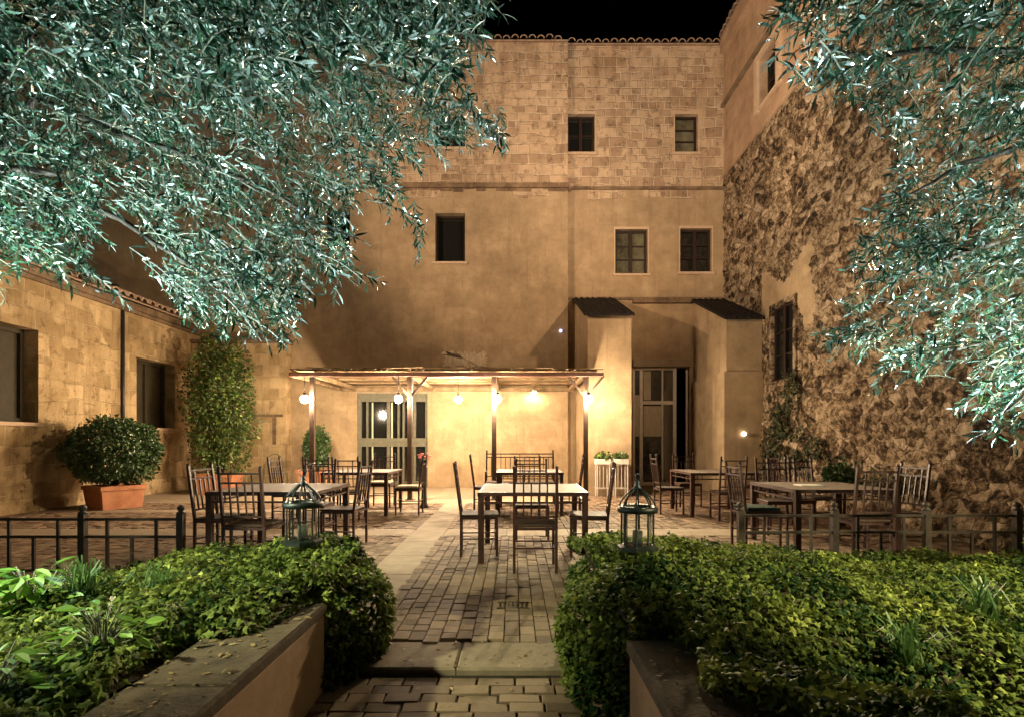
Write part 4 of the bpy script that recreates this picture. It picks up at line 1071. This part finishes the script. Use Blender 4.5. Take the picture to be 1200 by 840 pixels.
for (x, y, D) in ((925, 40, 1.9), (935, 80, 2.0), (950, 25, 2.0), (1005, 115, 2.8), (1000, 300, 3.2), (985, 395, 3.2), (975, 385, 3.0), (1030, 440, 3.2), (1170, 495, 2.6), (1190, 505, 2.6), (1050, 415, 3.0)): sR.append(((X(x, D), D, Z(y, D)), (-.6, 0, -.35), .8))
def Pw(x, y, D): return (X(x, D), D, Z(y, D))
limbsL = [[(-3.75, 3.1, 2.1), Pw(40, 120, 3.3), Pw(250, 200, 3.3), Pw(420, 280, 3.2)], [(-3.75, 3.1, 2.1), Pw(60, 20, 3.6), Pw(300, 20, 3.8), Pw(520, 110, 3.4)],
          [(-3.75, 3.1, 2.1), Pw(-30, 200, 2.8), Pw(75, 215, 2.9), Pw(110, 160, 3.0)], [(-3.75, 3.1, 2.1), Pw(80, 230, 3.8), Pw(210, 300, 3.6), Pw(310, 385, 3.4)],
          [(-3.75, 3.1, 2.1), Pw(-100, -60, 3.0), Pw(200, -90, 2.8), Pw(450, -20, 2.6)]]
olive((-3.9, 3.0, 0), [(-3.9, 3.0, -.2), (-3.86, 3.02, .5), (-3.95, 3.1, 1.2), (-3.75, 3.1, 2.15)], [.24, .18, .15, .12], limbsL, sL, flL, 'olive tree whose silvery branches hang over the upper left of the courtyard', 21)
limbsR = [[(4.1, 3.5, 2.0), Pw(1230, 250, 3.4), Pw(1120, 300, 3.3), Pw(1010, 330, 3.3)], [(4.1, 3.5, 2.0), Pw(1250, 60, 3.0), Pw(1080, 60, 2.8), Pw(940, 60, 2.2)],
          [(4.1, 3.5, 2.0), Pw(1260, 330, 3.6), Pw(1150, 400, 3.4), Pw(1060, 415, 3.2)], [(4.1, 3.5, 2.0), Pw(1250, 160, 3.8), Pw(1120, 190, 3.8), Pw(1050, 240, 3.6)], [(4.1, 3.5, 2.0), Pw(1260, 420, 3.0), Pw(1180, 480, 2.8)]]
olive((4.2, 3.4, 0), [(4.2, 3.4, -.2), (4.16, 3.42, .5), (4.25, 3.5, 1.1), (4.1, 3.5, 2.05)], [.24, .18, .15, .12], limbsR, sR, flR, 'olive tree whose fine leaved branches fill the upper right corner', 22)

# ---------------------------------------------------------------- lights
def spot(name, loc, to, power, color, size=60, blend=.5, rad=.08, parent=None):
    l = bpy.data.lights.new(name, 'SPOT'); l.energy = power; l.color = color; l.spot_size = R(size); l.spot_blend = blend; l.shadow_soft_size = rad
    o = bpy.data.objects.new(name, l); col.objects.link(o); o.location = loc
    o.rotation_euler = (Vector(to)-Vector(loc)).to_track_quat('-Z', 'Y').to_euler(); return o
def spotlight_fixture(loc, to, label):
    t = thing('garden_spotlight', label, 'spotlight', loc)
    d = (Vector(to)-Vector(loc)).normalized()
    m = MB(); m.tube([(0, 0, -.6), (0, 0, -.02)], .012, 8); m.build('stake', M['fence'], t)
    m = MB(); m.tube([-d*.05, d*.035], .05, 16); m.build('housing', M['fence'], t)
    m = MB(); m.tube([d*.0355, d*.040], .044, 16); m.build('lens', M['coldlens'], t)
COLD = (.74, .97, 1.0); ROSE = (1.0, .71, .47); GOLD = (1.0, .75, .46)
sl = (-3.05, 2.85, .85); spotlight_fixture(sl, (-1.3, 3.5, 3.2), 'small cold white garden spotlight at the left edge of the left bed')
spot('garden_spot_light', (sl[0]+.04, sl[1]+.02, sl[2]+.07), (-1.2, 3.4, 3.2), 1350, COLD, 108, .6, .04)
sr = (3.5, 2.9, .42); spotlight_fixture(sr, (2.6, 3.4, 3), 'small cold white garden spotlight in the right bed')
spot('garden_spot_light', (sr[0]-.03, sr[1]+.02, sr[2]+.07), (2.5, 3.4, 3.0), 1700, (.72, .93, 1.0), 120, .6, .04)
# unseen lamps added in mid-air to brighten facades, walls, terrace and beds
spot('facade_fill', (-8.0, 6.5, 5.6), (2.5, 15.5, 9.5), 4200, ROSE, 66, .7, .15)
spot('facade_fill', (1.0, 5.2, 6.2), (4.6, 15.5, 9.8), 2400, ROSE, 66, .8, .15)
spot('facade_fill', (5.4, 5.5, 6.0), (-3.0, 15.5, 6.4), 1900, ROSE, 75, .8, .15)
spot('wall_fill', (-7.5, 3.5, 5.6), (5.9, 7.0, 6.6), 5400, ROSE, 44, .9, .15)
spot('wall_fill', (-6.8, 5.6, 4.9), (5.9, 7.6, 2.2), 2100, ROSE, 44, .8, .15)
spot('raking_fill', (4.9, 3.4, 4.6), (5.96, 10.5, 7.0), 900, ROSE, 90, .7, .05)
spot('low_wall_fill', (5.3, 8.8, 5.8), (-8.8, 8.8, 2.4), 2600, GOLD, 70, .7, .15)
spot('terrace_fill', (2.3, 12.85, 3.95), (.5, 3.4, 0), 2600, (1.0, .80, .48), 75, .7, .10)
spot('bed_fill', (-4.8, 0.6, 3.4), (-2.3, 3.3, .4), 2300, (.95, 1.0, .62), 50, .6, .10)
spot('bed_fill', (5.3, 0.7, 3.6), (2.9, 3.8, .4), 2900, (1.0, .92, .52), 52, .6, .10)
pl = bpy.data.lights.new('spill_fill', 'POINT'); pl.energy = 26; pl.color = COLD; pl.shadow_soft_size = .05  # added point lamp that imitates spill from the garden spotlight
po = bpy.data.objects.new('spill_fill', pl); col.objects.link(po); po.location = (sl[0]+.05, sl[1]+.02, sl[2]+.2)

# ---------------------------------------------------------------- world, camera
wd = bpy.data.worlds.new('World'); scn.world = wd; wd.use_nodes = True
nt = wd.node_tree; bg = nt.nodes['Background']; sk = nt.nodes.new('ShaderNodeTexSky'); sk.sky_type = 'NISHITA'; sk.sun_disc = False
sk.sun_elevation = R(-6); sk.sun_rotation = R(200); nt.links.new(sk.outputs[0], bg.inputs[0]); bg.inputs[1].default_value = .02
cam = bpy.data.cameras.new('camera'); co = bpy.data.objects.new('camera', cam); col.objects.link(co); scn.camera = co
co.location = (0, 0, EYE); co.rotation_euler = (R(90), 0, 0); cam.sensor_width = 36; cam.lens = 36*F/1200
cam.shift_x = (600-CX)/1200; cam.shift_y = (HY-420)/1200; cam.clip_end = 300; cam.clip_start = .05
scn.view_settings.view_transform = 'Standard'; scn.view_settings.look = 'None'; scn.view_settings.exposure = 0; scn.view_settings.gamma = 1
scn.render.resolution_x = 1024; scn.render.resolution_y = 716
